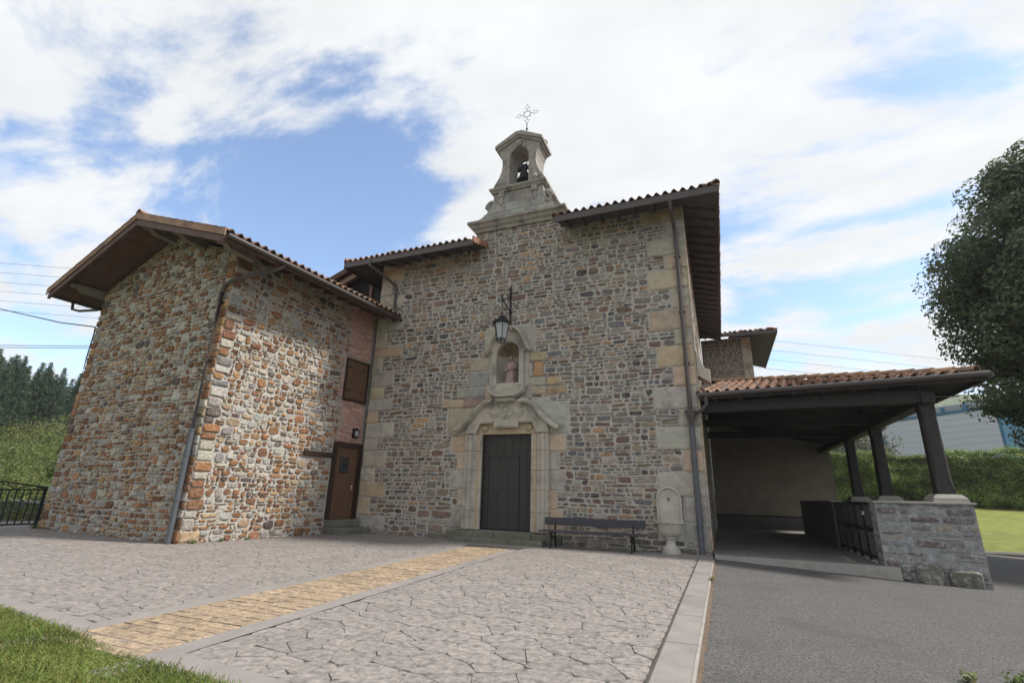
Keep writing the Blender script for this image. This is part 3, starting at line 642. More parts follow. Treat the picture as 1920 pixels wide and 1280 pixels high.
# --- niche
NX = -.12; nic = thing('niche', None, None); nic.parent = church
m = MB(); m.lathe([(.37, 4.56), (.37, 5.55)], (NX, .06, 0), 16, a0=0, a1=PI); m.box(NX-.38, NX+.38, -.02, .45, 4.40, 4.60); m.build('niche_hollow', 'carved', nic, smooth=True)
for k in range(11):                         # shell ribs
    a0, a1 = PI*k/11, PI*(k+1)/11; m = MB(); V = []; q = 5
    for j in range(q+1):
        t = j/q*PI/2
        for a, rr in ((a0, .365), ((a0+a1)/2, .325), (a1, .365)):
            r_ = rr*math.cos(t)*1.0; yy = .06+.37*math.sin(t)
            V.append((NX+r_*math.cos(a)*(1 if True else 1), yy-(.05 if rr < .35 else 0)*math.cos(t), 5.55+r_*math.sin(a)))
    F = []
    for j in range(q):
        for s_ in (0, 1): F.append((j*3+s_, j*3+s_+1, (j+1)*3+s_+1, (j+1)*3+s_))
    m.add(V, F); m.build('shell_rib', 'shell_stone', nic)
arch = [(math.cos(PI*t/14)*.375, 5.55+math.sin(PI*t/14)*.375) for t in range(15)]
for sg in (-1, 1):
    half = [(0, 6.45)]+[(0, 5.925)]+[(sg*abs(x), z) for x, z in arch[7:]][::1]+[(sg*.375, 4.6), (sg*.375, 4.47), (sg*.54, 4.47), (sg*.54, 5.62), (sg*.72, 5.62), (sg*.55, 5.9), (sg*.40, 6.22), (sg*.22, 6.40)]
    m = MB(); m.prism([(NX+x, z) for x, z in half], -.09, .07); m.build('niche_frame', 'carved', nic)
    m = MB(); m.sweep([(NX+sg*x, -.085, z) for x, z in [(.42, 4.5), (.42, 5.55)]+[(.42*math.cos(PI*t/14), 5.55+.42*math.sin(PI*t/14)) for t in range(1, 8)]], [(-.035, 0), (-.035, .03), (0, .05), (.035, .03), (.035, 0)]); m.build('niche_moulding', 'carved', nic, smooth=True)
    m = MB(); m.sweep([(NX+sg*x, -.05, z) for x, z in [(.80, 5.60), (.74, 5.61), (.66, 5.70), (.58, 5.88), (.50, 6.06), (.40, 6.22), (.28, 6.34), (.16, 6.38), (.12, 6.33), (.15, 6.27)]], [(a*.62, b*.75) for a, b in hoodprof]); m.build('niche_hood', 'carved', nic, smooth=True)
    m = MB(); m.box(*sorted((NX+sg*.455, NX+sg*.53)), -.115, -.085, 4.5, 5.6); m.build('niche_pilaster', 'carved', nic, bevel=.01)
m = MB(); m.sweep([(NX+x, -.07, z) for x, z in [(-.60, 4.52), (-.53, 4.30), (-.30, 4.17), (.30, 4.17), (.53, 4.30), (.60, 4.52)]], [(-.06, 0), (-.06, .1), (-.02, .2), (.03, .2), (.06, .12), (.06, 0)]); m.build('niche_sill', 'carved', nic, smooth=True)
m = MB(); m.prism([(NX-.56, 4.5), (NX-.50, 4.30), (NX-.3, 4.2), (NX+.3, 4.2), (NX+.50, 4.30), (NX+.56, 4.5), (NX+.37, 4.6), (NX-.37, 4.6)], -.088, .0); m.build('niche_apron', 'carved', nic)
m = MB(); m.prism([(NX-.09, 6.38), (NX+.09, 6.38), (NX+.05, 6.56), (NX, 6.62), (NX-.05, 6.56)], -.16, .0); m.build('niche_finial', 'carved', nic, bevel=.02)
MB().box(NX-.21, NX+.21, -.10, .25, 4.40, 4.605).build('statue_base', 'carved', nic, bevel=.012)
# --- bell gable
BX = .06; bg = thing('bell_gable', None, None); bg.parent = church
def mir(pts): return [(BX+x, z) for x, z in pts]+[(BX-x, z) for x, z in pts[::-1]]
cp = [(-.0, 0), (-.0, .06), (.07, .10), (.12, .20), (.20, .24), (.26, .30), (.34, .30), (.34, 0)]
def cornice(name, x0, x1, y0, y1, z, pr):                # moulding run round front and both ends
    m = MB(); V = []; n = len(pr)
    for px, py, sx, sy in ((x0, y1, -1, 0), (x0, y0, -1, -1), (x1, y0, 1, -1), (x1, y1, 1, 0)):
        V += [(px+sx*o, py+sy*o, z+h) for h, o in pr]
    F = [(i*n+k, i*n+(k+1) % n, (i+1)*n+(k+1) % n, (i+1)*n+k) for i in range(3) for k in range(n)]+[tuple(range(n)), tuple(3*n+k for k in range(n-1, -1, -1)), ]
    m.add(V, F); m.box(x0, x1, y0+.001, y1, z+.001, z+max(p[0] for p in pr)-.002); return m.build(name, 'belfry_stone', bg)
cornice('base_cornice', BX-1.55, BX+1.55, -.06, .92, 10.08, [(0, 0), (0, .03), (.08, .06), (.14, .14), (.22, .17), (.27, .25), (.36, .25), (.36, 0)])
m = MB(); m.prism(mir([(1.58, 10.44), (1.58, 10.62), (1.46, 10.66), (1.34, 10.72), (1.18, 10.86), (1.06, 11.02), (.98, 11.2), (.94, 11.4), (.93, 11.56)]), -.02, .9); m.build('base_block', 'belfry_stone', bg, bevel=.015)
for z, n_ in ((10.46, 5), (10.80, 4), (11.14, 3)):
    for k in range(n_):
        hw = 1.30 if n_ == 5 else 1.0 if n_ == 4 else .9; w_ = 2*hw/n_; MB().box(BX-hw+k*w_+.006, BX-hw+(k+1)*w_-.006, -.03, -.015, z, z+.325, jit((.30, .29, .265), .15)).build('facing_block', 'ashlar', bg)
cornice('middle_cornice', BX-.95, BX+.95, -.06, .92, 11.56, [(0, 0), (0, .03), (.05, .05), (.09, .11), (.16, .12), (.16, 0)])
for sg in (-1, 1):
    pier = [(.98, 11.725), (.98, 11.88), (.90, 12.02), (.78, 12.2), (.68, 12.45), (.64, 12.72), (.66, 12.98), (.73, 13.2), (.80, 13.30), (.80, 13.44), (0, 13.86), (0, 13.36)]+[(.365*math.cos(PI/2-t*PI/16), 12.995+.365*math.sin(PI/2-t*PI/16)) for t in range(1, 9)]+[(.365, 11.725)]
    m = MB(); m.prism([(BX+sg*x, z) for x, z in pier], 0, .86); m.build('gable_pier', 'belfry_stone', bg, bevel=.012)
    m = MB(); m.lathe([(.0, 0), (.10, .0), (.10, .05), (.05, .07), (.10, .16), (.115, .24), (.07, .33), (.03, .36), (.05, .40), (.03, .46), (0, .48)], (BX+sg*.62, 0, 11.74), 10); m.build('vase_relief', 'belfry_stone', bg, smooth=True)
    m = MB(); m.box(BX+sg*.62-.11, BX+sg*.62+.11, -.09, -.02, 11.36, 11.56); m.box(BX+sg*.62-.07, BX+sg*.62+.07, -.07, -.02, 11.12, 11.36); m.lathe([(0, 0), (.05, .02), (.06, .08), (0, .1)], (BX+sg*.62, -.03, 11.03), 8); m.build('drop_bracket', 'belfry_stone', bg, bevel=.01)
    sc = [(BX+sg*(1.0+.26*math.cos(a)*(1-a/16)), .45, 11.12+.26*math.sin(a)*(1-a/16)) for a in [k*.45 for k in range(24)]]
    m = MB()
    for yy in (.12, .3, .48, .66, .8): m.tube([(x, yy, z) for x, _, z in sc], .075, 6)
    m.build('side_scroll', 'belfry_stone', bg, smooth=True)
    m = MB(); m.lathe([(.0, 0), (.1, .0), (.06, .05), (.11, .13), (.08, .22), (0, .25)], (BX+sg*1.44, .5, 10.62), 10); m.build('small_finial', 'belfry_stone', bg, smooth=True)
m = MB(); m.prism([(BX-.92, 13.42), (BX-.92, 13.56), (BX-.12, 14.0), (BX+.12, 14.0), (BX+.92, 13.56), (BX+.92, 13.42), (BX, 13.85)], -.12, .98); m.build('pediment_cap', 'belfry_stone', bg, bevel=.02)
m = MB(); m.prism([(BX-.85, 13.34), (BX-.85, 13.45), (BX, 13.9), (BX+.85, 13.45), (BX+.85, 13.34), (BX, 13.78)], -.06, .92); m.build('pediment_moulding', 'belfry_stone', bg)
m = MB(); m.prism([(BX-.12, 13.62), (BX-.09, 13.38), (BX+.09, 13.38), (BX+.12, 13.62)], -.08, .0); m.build('keystone', 'belfry_stone', bg, bevel=.012)
m = MB(); m.lathe([(.09, 0), (.07, .06), (.05, .08), (.11, .15), (.12, .22), (.08, .3), (0, .33)], (BX+.70, .82, 13.78), 10); m.build('ball_finial', 'belfry_stone', bg, smooth=True)
cr = MB(); zc = 15.15; xc = BX+.12; yc = .42
cr.tube([(xc, yc, 13.9), (xc, yc, 14.74)], .019, 6); cr.lathe([(.03, 0), (.05, .04), (.03, .08)], (xc, yc, 14.42), 8); cr.lathe([(.07, 0), (.05, .08), (.02, .12)], (xc, yc, 13.94), 8)
cr.tube([(xc+.135*math.cos(t*PI/10), yc, zc+.135*math.sin(t*PI/10)) for t in range(21)], .013, 6, caps=False)
for a in (0, PI/2, PI, 3*PI/2):
    c_, s_ = math.cos(a), math.sin(a); P_ = lambda r_, t_: (xc+c_*r_-s_*t_, yc, zc+s_*r_+c_*t_)
    cr.tube([P_(.13, 0), P_(.24, 0)], .011, 6)
    for sg in (-1, 1): cr.tube([P_(.24, 0), P_(.30, .055*sg), P_(.37, .06*sg), P_(.43, .0)], .0075, 5); cr.tube([P_(.30, .055*sg), P_(.27, .10*sg), P_(.31, .12*sg)], .0075, 5)
    cr.tube([P_(.42, 0), P_(.50, 0)], [.011, .003], 5)
    b_ = a+PI/4; cr.tube([(xc+.13*math.cos(b_), yc, zc+.13*math.sin(b_)), (xc+.27*math.cos(b_), yc, zc+.27*math.sin(b_))], [.009, .003], 5)
cr.build('iron_cross', 'rusty_iron', bg, smooth=True)
bell = thing('church_bell', 'dark bronze bell hanging in the arched opening of the bell gable', 'bell', (CX+BX+.05, CY+.42, 12.16)); bell.scale = (1.0, 1.0, .93)
m = MB(); m.lathe([(.0, .02), (.22, .02), (.28, .0), (.29, .025), (.25, .09), (.195, .19), (.165, .30), (.155, .38), (.12, .44), (.0, .46)], (0, 0, 0), 20); m.build('bell_body', 'bronze', bell, smooth=True)
m = MB(); m.lathe([(0, -.10), (.04, -.09), (.045, -.04), (.015, 0), (.012, .1)], (0, 0, 0), 8); m.build('clapper', 'iron', bell, smooth=True)
m = MB(); m.prism([(-.08, .45), (.08, .45), (.10, .56), (.23, .50), (.27, .52), (.25, .66), (.14, .70), (.11, .78), (-.11, .78), (-.14, .70), (-.25, .66), (-.27, .52), (-.23, .50), (-.10, .56)], -.06, .06); m.tube([(-.09, 0, .76), (-.10, 0, .90), (-.04, 0, .96), (.04, 0, .96), (.10, 0, .90), (.09, 0, .76)], .025, 6); m.build('yoke', 'iron', bell, bevel=.01)
m = MB(); m.tube([(-.40, 0, .56), (.40, 0, .56)], .025, 8); m.tube([(-.36, 0, .58), (-.24, -.1, .30)], .014, 6); m.build('axle', 'rusty_iron', bell)
# ================================================================== house on the left
HA = (-11.79, 8.42, 0); HRZ = R(-4.82)
house = thing('stone_house', 'two storey rubble stone house with tiled gable roof left of the church', 'house', HA, HRZ)
RX, EZ, HS = -3.44, 7.29, .355
def zr(x): return EZ+HS*(4.59-abs(x-RX))
hw = MB(); hw.prism([(-6.94, -.2), (0-.012, -.2), (-.012, zr(0)-.16), (RX, zr(RX)-.16), (-6.94, zr(-6.94)-.16)], .012, 8.5); hw = hw.build('wall', 'mortar_house', house)
PAL_H = [(3.8, (.26, .13, .062)), (3.0, (.19, .095, .052)), (2.6, (.41, .365, .305)), (2.0, (.36, .265, .17)), (2.6, (.37, .35, .315)), (.9, (.12, .09, .08)), (1.6, (.37, .215, .105)), (1.2, (.26, .24, .225))]
def size_h():
    u = random.random()
    if u < .12: return random.uniform(.26, .46), random.uniform(.17, .27)
    if u < .55: return random.uniform(.15, .30), random.uniform(.10, .18)
    if u < .70: return random.uniform(.18, .36), random.uniform(.05, .085)
    return random.uniform(.07, .15), random.uniform(.05, .11)
ms = Masonry(); wf = warpfn(11.7, .05)
FG = frame((-6.95, 0, 0), (1, 0, 0), (0, -1, 0)); FL = frame((0, 0, 0), (0, 1, 0), (1, 0, 0))
def big_corner(fr, xs, sgn):
    z = .02; k = 0
    while z < 7.3:
        h = random.uniform(.16, .30); w = random.uniform(.26, .5)
        r = (xs, xs+w, z, z+h) if sgn > 0 else (xs-w, xs, z, z+h); CB.append((fr, r)); z += h; k += 1
CB = []; big_corner(FL, 0, 1); big_corner(FG, 6.95, -1); big_corner(FG, 0, 1)
def cb_ex(fr):
    rs = [r for f, r in CB if f is fr]
    return lambda x, z: any(r[0] < x < r[1] and r[2] < z < r[3] for r in rs)
for f, r in CB: ms.stone(f, stone_geo(r, .012, .4, .07, .03), pick(PAL_H), .5)
eg = cb_ex(FG); el = cb_ex(FL)
for r in pack(6.95, 8.9, .04, .035, lambda x, z: z > zr(x-6.95)-.2 or eg(x, z), size_h):
    if random.random() < .05 and r[3]-r[2] < .12: continue
    ms.stone(FG, stone_geo(r, random.uniform(.006, .022), random.uniform(.55, 1.15), .22, random.uniform(.006, .034), warp=wf), pick(PAL_H), (r[1]-r[0])*(r[3]-r[2])*.8)
LHOLES = [(4.28, 5.6, .0, 7.6), (3.1, 4.26, 2.24, 2.44)]
def brick_edge(z): return 4.30+.12*math.sin(z*2.3)+(.06 if int(z/.3) % 2 else 0) if z > 2.8 else 4.25
for r in pack(5.45, 7.6, .04, .035, lambda x, z: z > 7.45 or (x > brick_edge(z)) or (3.1 < x < 4.26 and 2.24 < z < 2.44) or el(x, z), size_h):
    if random.random() < .05 and r[3]-r[2] < .12: continue
    ms.stone(FL, stone_geo(r, random.uniform(.006, .022), random.uniform(.55, 1.15), .22, random.uniform(.006, .034), warp=wf), pick(PAL_H), (r[1]-r[0])*(r[3]-r[2]))
ms.finish(hw, 'stone', 'rubble_stones', 'rubble')
m = MB(); mm = MB(); mm.box(-.013, .004, 4.12, 5.5, 2.7, 7.5); mm.build('brick_bed', 'brick_mortar', house)
z = 2.78; j = 0
while z < 7.45:
    y = brick_edge(z)-.02+(.12 if j % 2 else 0)
    while y < 5.44:
        y1 = min(y+.24, 5.45)
        if not (4.36 < (y+y1)/2 < 5.46 and 4.18 < z < 5.62) and y1-y > .05: m.box(-.01, .014+random.uniform(0, .007), y, y1-.012, z, z+.05, jit(random.choice(((.46, .27, .215), (.42, .23, .185), (.50, .32, .265), (.38, .235, .20))), .15))
        y = y1
    z += .063; j += 1
m.build('bricks', 'brick', house, kind='stuff')
# roof of the house
hr = MB(); y0, y1 = -1.1, 8.8
for p in ([(1.15, y0, EZ), (1.15, 5.42, EZ), (0, 5.42, zr(0)), (0, y1, zr(0)), (RX, y1, zr(RX)), (RX, y0, zr(RX))], [(RX, y0, zr(RX)), (RX, y1, zr(RX)), (-8.03, y1, EZ), (-8.03, y0, EZ)]):
    s_ = slab(p, .06); hr.add(s_.v, s_.f)
hr = hr.build('roof', 'soffit_wood', house)
ch = 1/math.hypot(1, HS)
tile_roof(hr, (1.22, y0+.02, EZ+.0), (0, 1, 0), (-ch, 0, HS*ch), 28, 12, lambda x, y: x < 6.55, lambda i, j: j < 8)
tile_roof(hr, (.0, 5.45, zr(0)), (0, 1, 0), (-ch, 0, HS*ch), 14, 9, lambda x, y: True, lambda i, j: False, restname='back_tiles')
tile_roof(hr, (-8.10, y1, EZ), (0, -1, 0), (ch, 0, HS*ch), 42, 12, lambda x, y: True, lambda i, j: False, restname='left_tiles')
ridge_tiles(hr, (RX, y0-.05, zr(RX)+.08), (RX, y1, zr(RX)+.08), r=.12)
for sg in (-1, 1):
    for k in range(12):
        d0, d1 = k*.385, k*.385+.40; xa, xb = RX+sg*d0, RX+sg*d1; za, zb = zr(xa), zr(xb)
        m = MB(); c = jit((.31, .19, .135), .16)
        m.prism([(xa, za-.10), (xb, zb-.10), (xb, zb+.10), (xa, za+.08)], y0-.055, y0-.025, c); m.prism([(xa, za+.06), (xb, zb+.08), (xb, zb+.115), (xa, za+.095)], y0-.055, y0+.16, c); m.build('verge_tile', 'tile', hr)
    m = MB(); m.prism([(RX, zr(RX)-.30), (RX+sg*4.55, EZ-.26), (RX+sg*4.55, EZ-.10), (RX, zr(RX)-.085)], y0-.015, y0+.05); m.build('barge_board', 'soffit_wood', hr)
    for k in range(38):
        xa, xb = RX+sg*(k*.12+.003), RX+sg*(k*.12+.117); m = MB(); m.prism([(xa, zr(xa)-.08), (xb, zr(xb)-.08), (xb, zr(xb)-.06), (xa, zr(xa)-.06)], y0+.05, .02); m.build('soffit_plank', 'soffit_wood', hr)
for x, w_ in ((.55, .2), (-1.7, .18), (RX, .22), (-7.1, .22)):
    zz = zr(x)-.10-(0.02 if x == RX else 0); pr = [(-.95, zz-.02), (-.95, zz-.09), (-.86, zz-.15), (-.74, zz-.13), (-.62, zz-.22), (-.5, zz-.24), (.1, zz-.26), (.1, zz-.0), ]
    m = MB(); n = len(pr); V = [(x-w_/2, a, b) for a, b in pr]+[(x+w_/2, a, b) for a, b in pr]; m.add(V, [tuple(range(n)), tuple(range(2*n-1, n-1, -1))]+[(i, i+n, (i+1) % n+n, (i+1) % n) for i in range(n)]); m.build('purlin_end', 'grey_wood', hr)
for i in range(10):
    y = .15+i*.57; pr = [(0, zr(0)-.09), (.9, zr(.9)-.09), (.95, zr(.95)-.12), (.88, zr(.9)-.17), (.7, zr(.7)-.17), (.55, zr(.6)-.22), (0, zr(0)-.24)]
    m = MB(); m.prism(pr, y, y+.10); m.build('rafter_end', 'soffit_wood', hr)
m = MB(); m.tube([(1.23, -1.08, EZ-.09), (1.23, 5.5, EZ-.12)], .068, 10); m.build('gutter', 'gutter', house, smooth=True)
m = MB(); m.box(1.08, 1.155, -1.05, 5.42, EZ-.2, EZ-.06); m.build('eave_board', 'soffit_wood', hr)
m = MB(); m.tube([(1.2, .62, EZ-.12), (1.17, .55, EZ-.25), (.95, .42, EZ-.36), (.1, -.08, EZ-.68), (-.14, -.11, EZ-.80), (-.2, -.11, EZ-1.0), (-.2, -.11, 2.55)], .055, 10); dp = m.build('drainpipe', 'gutter', house, smooth=True)
m = MB(); m.tube([(-.2, -.11, 2.65), (-.2, -.11, .02)], .068, 12)
for z in (2.6, 2.0, .95): m.lathe([(.08, 0), (.08, .05)], (-.2, -.11, z), 12)
m.build('lower_drainpipe', 'pipe_grey', house, smooth=True)
for z in (6.0, 4.4, 3.0): MB().box(-.29, -.11, -.09, .0, z, z+.035).build('pipe_bracket', 'iron', dp)
m = MB(); m.tube([(-8.12, -1.05, EZ-.08), (-8.12, 7, EZ-.1)], .065, 10); m.tube([(-8.1, -.4, EZ-.1), (-8.0, -.4, EZ-.38), (-7.75, -.3, EZ-.45), (-7.0, -.1, EZ-.46)], .045, 8); m.build('gutter', 'gutter', house, smooth=True)
# shutter window
sh = MB(); fr_ = (4.42, 5.40, 4.22, 5.56)
sh.box(.0, .05, 4.36, 4.44, 4.16, 5.62); sh.box(.0, .05, 5.38, 5.45, 4.16, 5.62); sh.box(.0, .05, 4.44, 5.38, 5.54, 5.62); sh.box(.0, .06, 4.44, 5.38, 4.16, 4.25)
win = sh.build('window', 'frame_wood', house)
for k in range(6):
    y = 4.445+k*.156; MB().box(.004, .034, y+.003, y+.153, 4.255, 5.535).build('shutter_plank', 'brown_wood', win, bevel=.006)
for z in (4.5, 5.3):
    for y in (4.45, 5.12): MB().box(.034, .042, y, y+.25, z, z+.035).build('strap_hinge', 'iron', win)
# house door
dr = MB(); dr.box(.0, .07, 4.28, 4.42, .42, 2.80); dr.box(.0, .07, 5.36, 5.50, .42, 2.80); dr.box(.0, .075, 4.42, 5.36, 2.64, 2.80); hd = dr.build('door', 'frame_wood', house)
MB().box(-.01, .012, 4.42, 5.36, .42, 2.64).build('door_panel', 'frame_wood', hd)
for k in range(5):
    y = 4.425+k*.186; MB().box(.012, .032, y+.003, y+.183, .60, 2.635).build('plank', 'brown_wood', hd, bevel=.006)
MB().box(.012, .04, 4.425, 5.355, .425, .595).build('bottom_rail', 'brown_wood', hd, bevel=.006)
MB().box(.033, .04, 4.63, 4.95, 1.85, 2.30).build('pane', 'dark_glass', hd)
m = MB()
for y in (4.62, 4.72, 4.81, 4.90, 4.96): m.tube([(.05, y, 1.83), (.05, y, 2.32)], .009, 6)
for z in (1.84, 2.07, 2.31): m.tube([(.05, 4.61, z), (.05, 4.97, z)], .009, 6)
for s_ in (-1, 1): m.tube([(.055, 4.79+.05*s_*math.sin(t*PI/6), 2.07+.07*math.cos(t*PI/6)) for t in range(7)], .008, 5)
m.build('grille', 'iron', hd)
m = MB(); m.lathe([(.0, 0), (.025, .0), (.03, .02), (.0, .035)], (0, 0, 0), 8); m.v = [(.04+c, 5.22+a, 1.42+b) for a, b, c in m.v]; m.tube([(.04, 5.22, 1.35), (.08, 5.22, 1.33), (.08, 5.16, 1.33)], .01, 6); m.build('handle', 'white_paint', hd, smooth=True)
MB().box(.0, .07, 3.14, 4.25, 2.27, 2.42).build('lintel_beam', 'frame_wood', house, bevel=.015)
for a in ((.002, .50, 4.30, 5.42, .22, .41), (.50, .82, 4.22, 5.42, -.05, .2), (.002, .50, 4.26, 5.42, -.05, .215)): MB().box(*a).build('step_block', 'step_stone', house, bevel=.02)
MB().prism([(0.5, .2), (.78, .2), (.6, .42), (.5, .45)], 5.28, 5.44).build('step_cheek', 'kerb', house, bevel=.02)
def rebase(t, loc):
    t.location = loc
    for c in t.children: c.location = Vector(c.location)-Vector(loc)
# ================================================================== porch on the right
porch = thing('porch', 'open timber porch with tiled hip roof against the church flank', 'porch')
E0, E1 = Vector((-.30, 13.72, 3.93)), Vector((5.28, 12.87, 3.93)); PS = .27
exv = (E1-E0).normalized(); upv = Vector((-exv.y, exv.x, PS)).normalized(); HP = Vector((-.34, 19.45, 3.93+PS*5.62))
pr_ = MB()
for p in ([E0, E1, HP], [E1, (5.28, 27.6, 3.93), (-.34, 27.6, HP.z), HP]):
    s_ = slab(p, .09); pr_.add(s_.v, s_.f)
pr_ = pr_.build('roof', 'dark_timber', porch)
elen = (E1-E0).length; hd_ = 5.62
def keep_front(x, y):
    yh = y*math.cos(math.atan(PS)); P = E0+exv*x+Vector((-exv.y, exv.x, 0))*yh
    return P.x > -.33 and (5.28-P.x) > yh-.12
tile_roof(pr_, E0-exv*.12-upv*.07+Vector((0, 0, .012)), exv, upv, 25, 15, keep_front, lambda i, j: True)
cp_ = 1/math.hypot(1, PS)
tile_roof(pr_, (5.34, 12.87, 3.935), (0, 1, 0), (-cp_, 0, PS*cp_), 62, 15, lambda x, y: y*cp_ < .854*x-.05, lambda i, j: False, restname='side_tiles')
ridge_tiles(pr_, E1+Vector((-.10, .09, .065)), HP+Vector((0, 0, .04)), r=.115, L=.46, name='hip_tile')
m = MB(); o_ = Vector((0, -.075, -.03)); m.tube([E0+o_-exv*.06, E1+o_+exv*.03], .07, 10); m.tube([(5.33, 12.84, 3.90), (5.33, 27.6, 3.90)], .07, 10); m.build('gutter', 'gutter', porch, smooth=True)
m = MB(); m.bar(E0+Vector((0, .0, -.07)), E1+Vector((0, .0, -.07)), .05, .15); m.bar((5.27, 12.9, 3.86), (5.27, 27.6, 3.86), .05, .15); m.build('fascia', 'dark_timber', porch)
m = MB(); m.tube([E0+Vector((.12, -.08, -.08)), E0+Vector((.13, -.08, -.28)), E0+Vector((.0, -.06, -.42)), (-.5, 13.72, 3.42)], .05, 8); m.build('gutter_elbow', 'gutter', porch, smooth=True)
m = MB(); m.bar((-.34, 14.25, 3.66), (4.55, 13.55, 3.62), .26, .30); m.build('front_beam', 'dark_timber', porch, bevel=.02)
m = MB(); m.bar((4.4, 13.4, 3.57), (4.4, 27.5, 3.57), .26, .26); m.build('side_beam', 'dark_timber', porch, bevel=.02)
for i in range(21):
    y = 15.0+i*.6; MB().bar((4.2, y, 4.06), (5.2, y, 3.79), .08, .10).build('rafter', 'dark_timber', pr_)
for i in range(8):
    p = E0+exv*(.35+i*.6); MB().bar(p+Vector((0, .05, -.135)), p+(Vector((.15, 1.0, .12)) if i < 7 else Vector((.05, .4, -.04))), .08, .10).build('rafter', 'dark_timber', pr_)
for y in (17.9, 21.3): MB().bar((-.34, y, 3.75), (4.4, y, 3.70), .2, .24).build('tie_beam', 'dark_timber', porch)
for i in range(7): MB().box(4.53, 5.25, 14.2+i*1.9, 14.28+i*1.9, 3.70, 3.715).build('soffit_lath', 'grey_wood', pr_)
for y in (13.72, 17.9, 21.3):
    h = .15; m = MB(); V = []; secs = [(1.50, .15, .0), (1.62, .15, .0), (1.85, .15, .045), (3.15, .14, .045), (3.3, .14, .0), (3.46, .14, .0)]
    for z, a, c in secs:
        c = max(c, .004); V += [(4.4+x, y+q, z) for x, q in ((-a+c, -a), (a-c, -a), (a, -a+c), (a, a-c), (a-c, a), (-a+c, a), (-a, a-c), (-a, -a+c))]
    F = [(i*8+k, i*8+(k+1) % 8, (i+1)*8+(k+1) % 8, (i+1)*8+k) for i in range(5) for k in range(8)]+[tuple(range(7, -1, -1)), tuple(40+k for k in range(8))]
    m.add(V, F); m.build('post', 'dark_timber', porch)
    m = MB(); m.add([(4.4+a*sx, y+a*sy, z) for z, a in ((1.36, .31), (1.44, .29), (1.52, .22)) for sx, sy in ((-1, -1), (1, -1), (1, 1), (-1, 1))], [(i*4+k, i*4+(k+1) % 4, (i+1)*4+(k+1) % 4, (i+1)*4+k) for i in range(2) for k in range(4)]+[(3, 2, 1, 0), (8, 9, 10, 11)]); m.build('plinth', 'kerb', porch)
pw = MB(); pw.box(3.02, 4.72, 13.35, 13.82, -.4, 1.31); pw.box(4.12, 4.70, 13.82, 22, -.4, 1.31); pw = pw.build('parapet_wall', 'lichen_mortar', porch)
m = MB(); m.box(2.98, 4.76, 13.30, 13.86, 1.31, 1.36); m.box(4.08, 4.74, 13.86, 22.05, 1.31, 1.357); m.build('coping', 'kerb', porch, bevel=.012)
ms = Masonry(); PAL_P = [(3, (.17, .15, .145)), (1.6, (.13, .095, .09)), (2, (.24, .225, .21)), (1, (.27, .23, .18)), (2.5, (.2, .2, .2))]
sz_p = lambda: (random.choice((.2, .3, .42, .55)), random.choice((.07, .1, .14, .18)))
for f_, W in ((frame((3.02, 13.35, -.2), (1, 0, 0), (0, -1, 0)), 1.7), (frame((3.02, 13.82, -.2), (0, -1, 0), (-1, 0, 0)), .47), (frame((4.72, 13.35, -.2), (0, 1, 0), (1, 0, 0)), 8)):
    for r in pack(W, 1.5, .05, .04, lambda x, z: False, sz_p):
        if random.random() < .3: continue
        ms.stone(f_, stone_geo(r, random.uniform(.012, .03), .8, .12, random.uniform(.006, .02)), pick(PAL_P), 1 if f_[3].y < -.5 or f_[3].x < -.5 else (r[1]-r[0])*.1)
ms.finish(pw, 'stone', 'rubble_stones', 'lichen_stone', limit=290)
for r, dpt in (((3.5, 4.0, -.30, .17), .12), ((4.02, 4.60, -.32, .08), .11), ((3.2, 3.44, -.2, .12), .06)):
    V, F = stone_geo(r, .005, .5, .09, dpt, npt=12); MB().add([(a, 13.35-c, b) for a, b, c in V], F, (.15, .15, .125)).build('base_boulder', 'lichen_stone', porch)
m = MB(); n = 14; fe = [(-.30+3.55*k/n, 13.42-.15*(k/n)+.03*math.sin(k*1.3)) for k in range(n+1)]
m.add([(x, y, .052) for x, y in fe]+[(x, y+.22, .055) for x, y in fe]+[(x+random.uniform(-.01, .01), y-.03, -.25) for x, y in fe], [(k, k+1, n+2+k, n+1+k) for k in range(n)]+[(2*n+2+k, 2*n+3+k, k+1, k) for k in range(n)]); m.build('kerb', 'kerb', porch)
MB().add([(-.34, 13.6, .056), (3.02, 13.4, .056), (4.2, 13.8, .056), (4.75, 27, .056), (-.34, 27, .056)], [(0, 1, 2, 3, 4)]).build('floor', 'porch_floor', porch)
m = MB(); m.prism([(-.36, .60), (4.75, .60), (4.75, 3.82), (-.36, 4.95)], 27.0, 27.3); m.build('back_wall', 'render_beige', porch)
m = MB(); m.prism([(-.36, -.3), (4.75, -.3), (4.75, .598), (-.36, .598)], 26.99, 27.3); m.build('dado', 'render_grey', porch)
m = MB(); m.box(-.36, 4.75, 26.97, 27.0, .60, .66); m.build('dado_rail', 'dark_timber', porch)
m = MB(); m.prism([(-.36, 4.95), (4.75, 3.82), (4.75, 3.95), (-.36, 5.8)], 26.9, 27.2); m.build('gable_boarding', 'dark_timber', porch)
m = MB(); m.box(2.96, 3.2, 17.75, 24.5, -.1, 1.32); m.build('inner_low_wall', 'render_grey', porch); m = MB(); m.box(2.93, 3.23, 17.7, 24.5, 1.32, 1.36); m.build('inner_coping', 'kerb', porch)
rebase(porch, (2.2, 18, -.1))
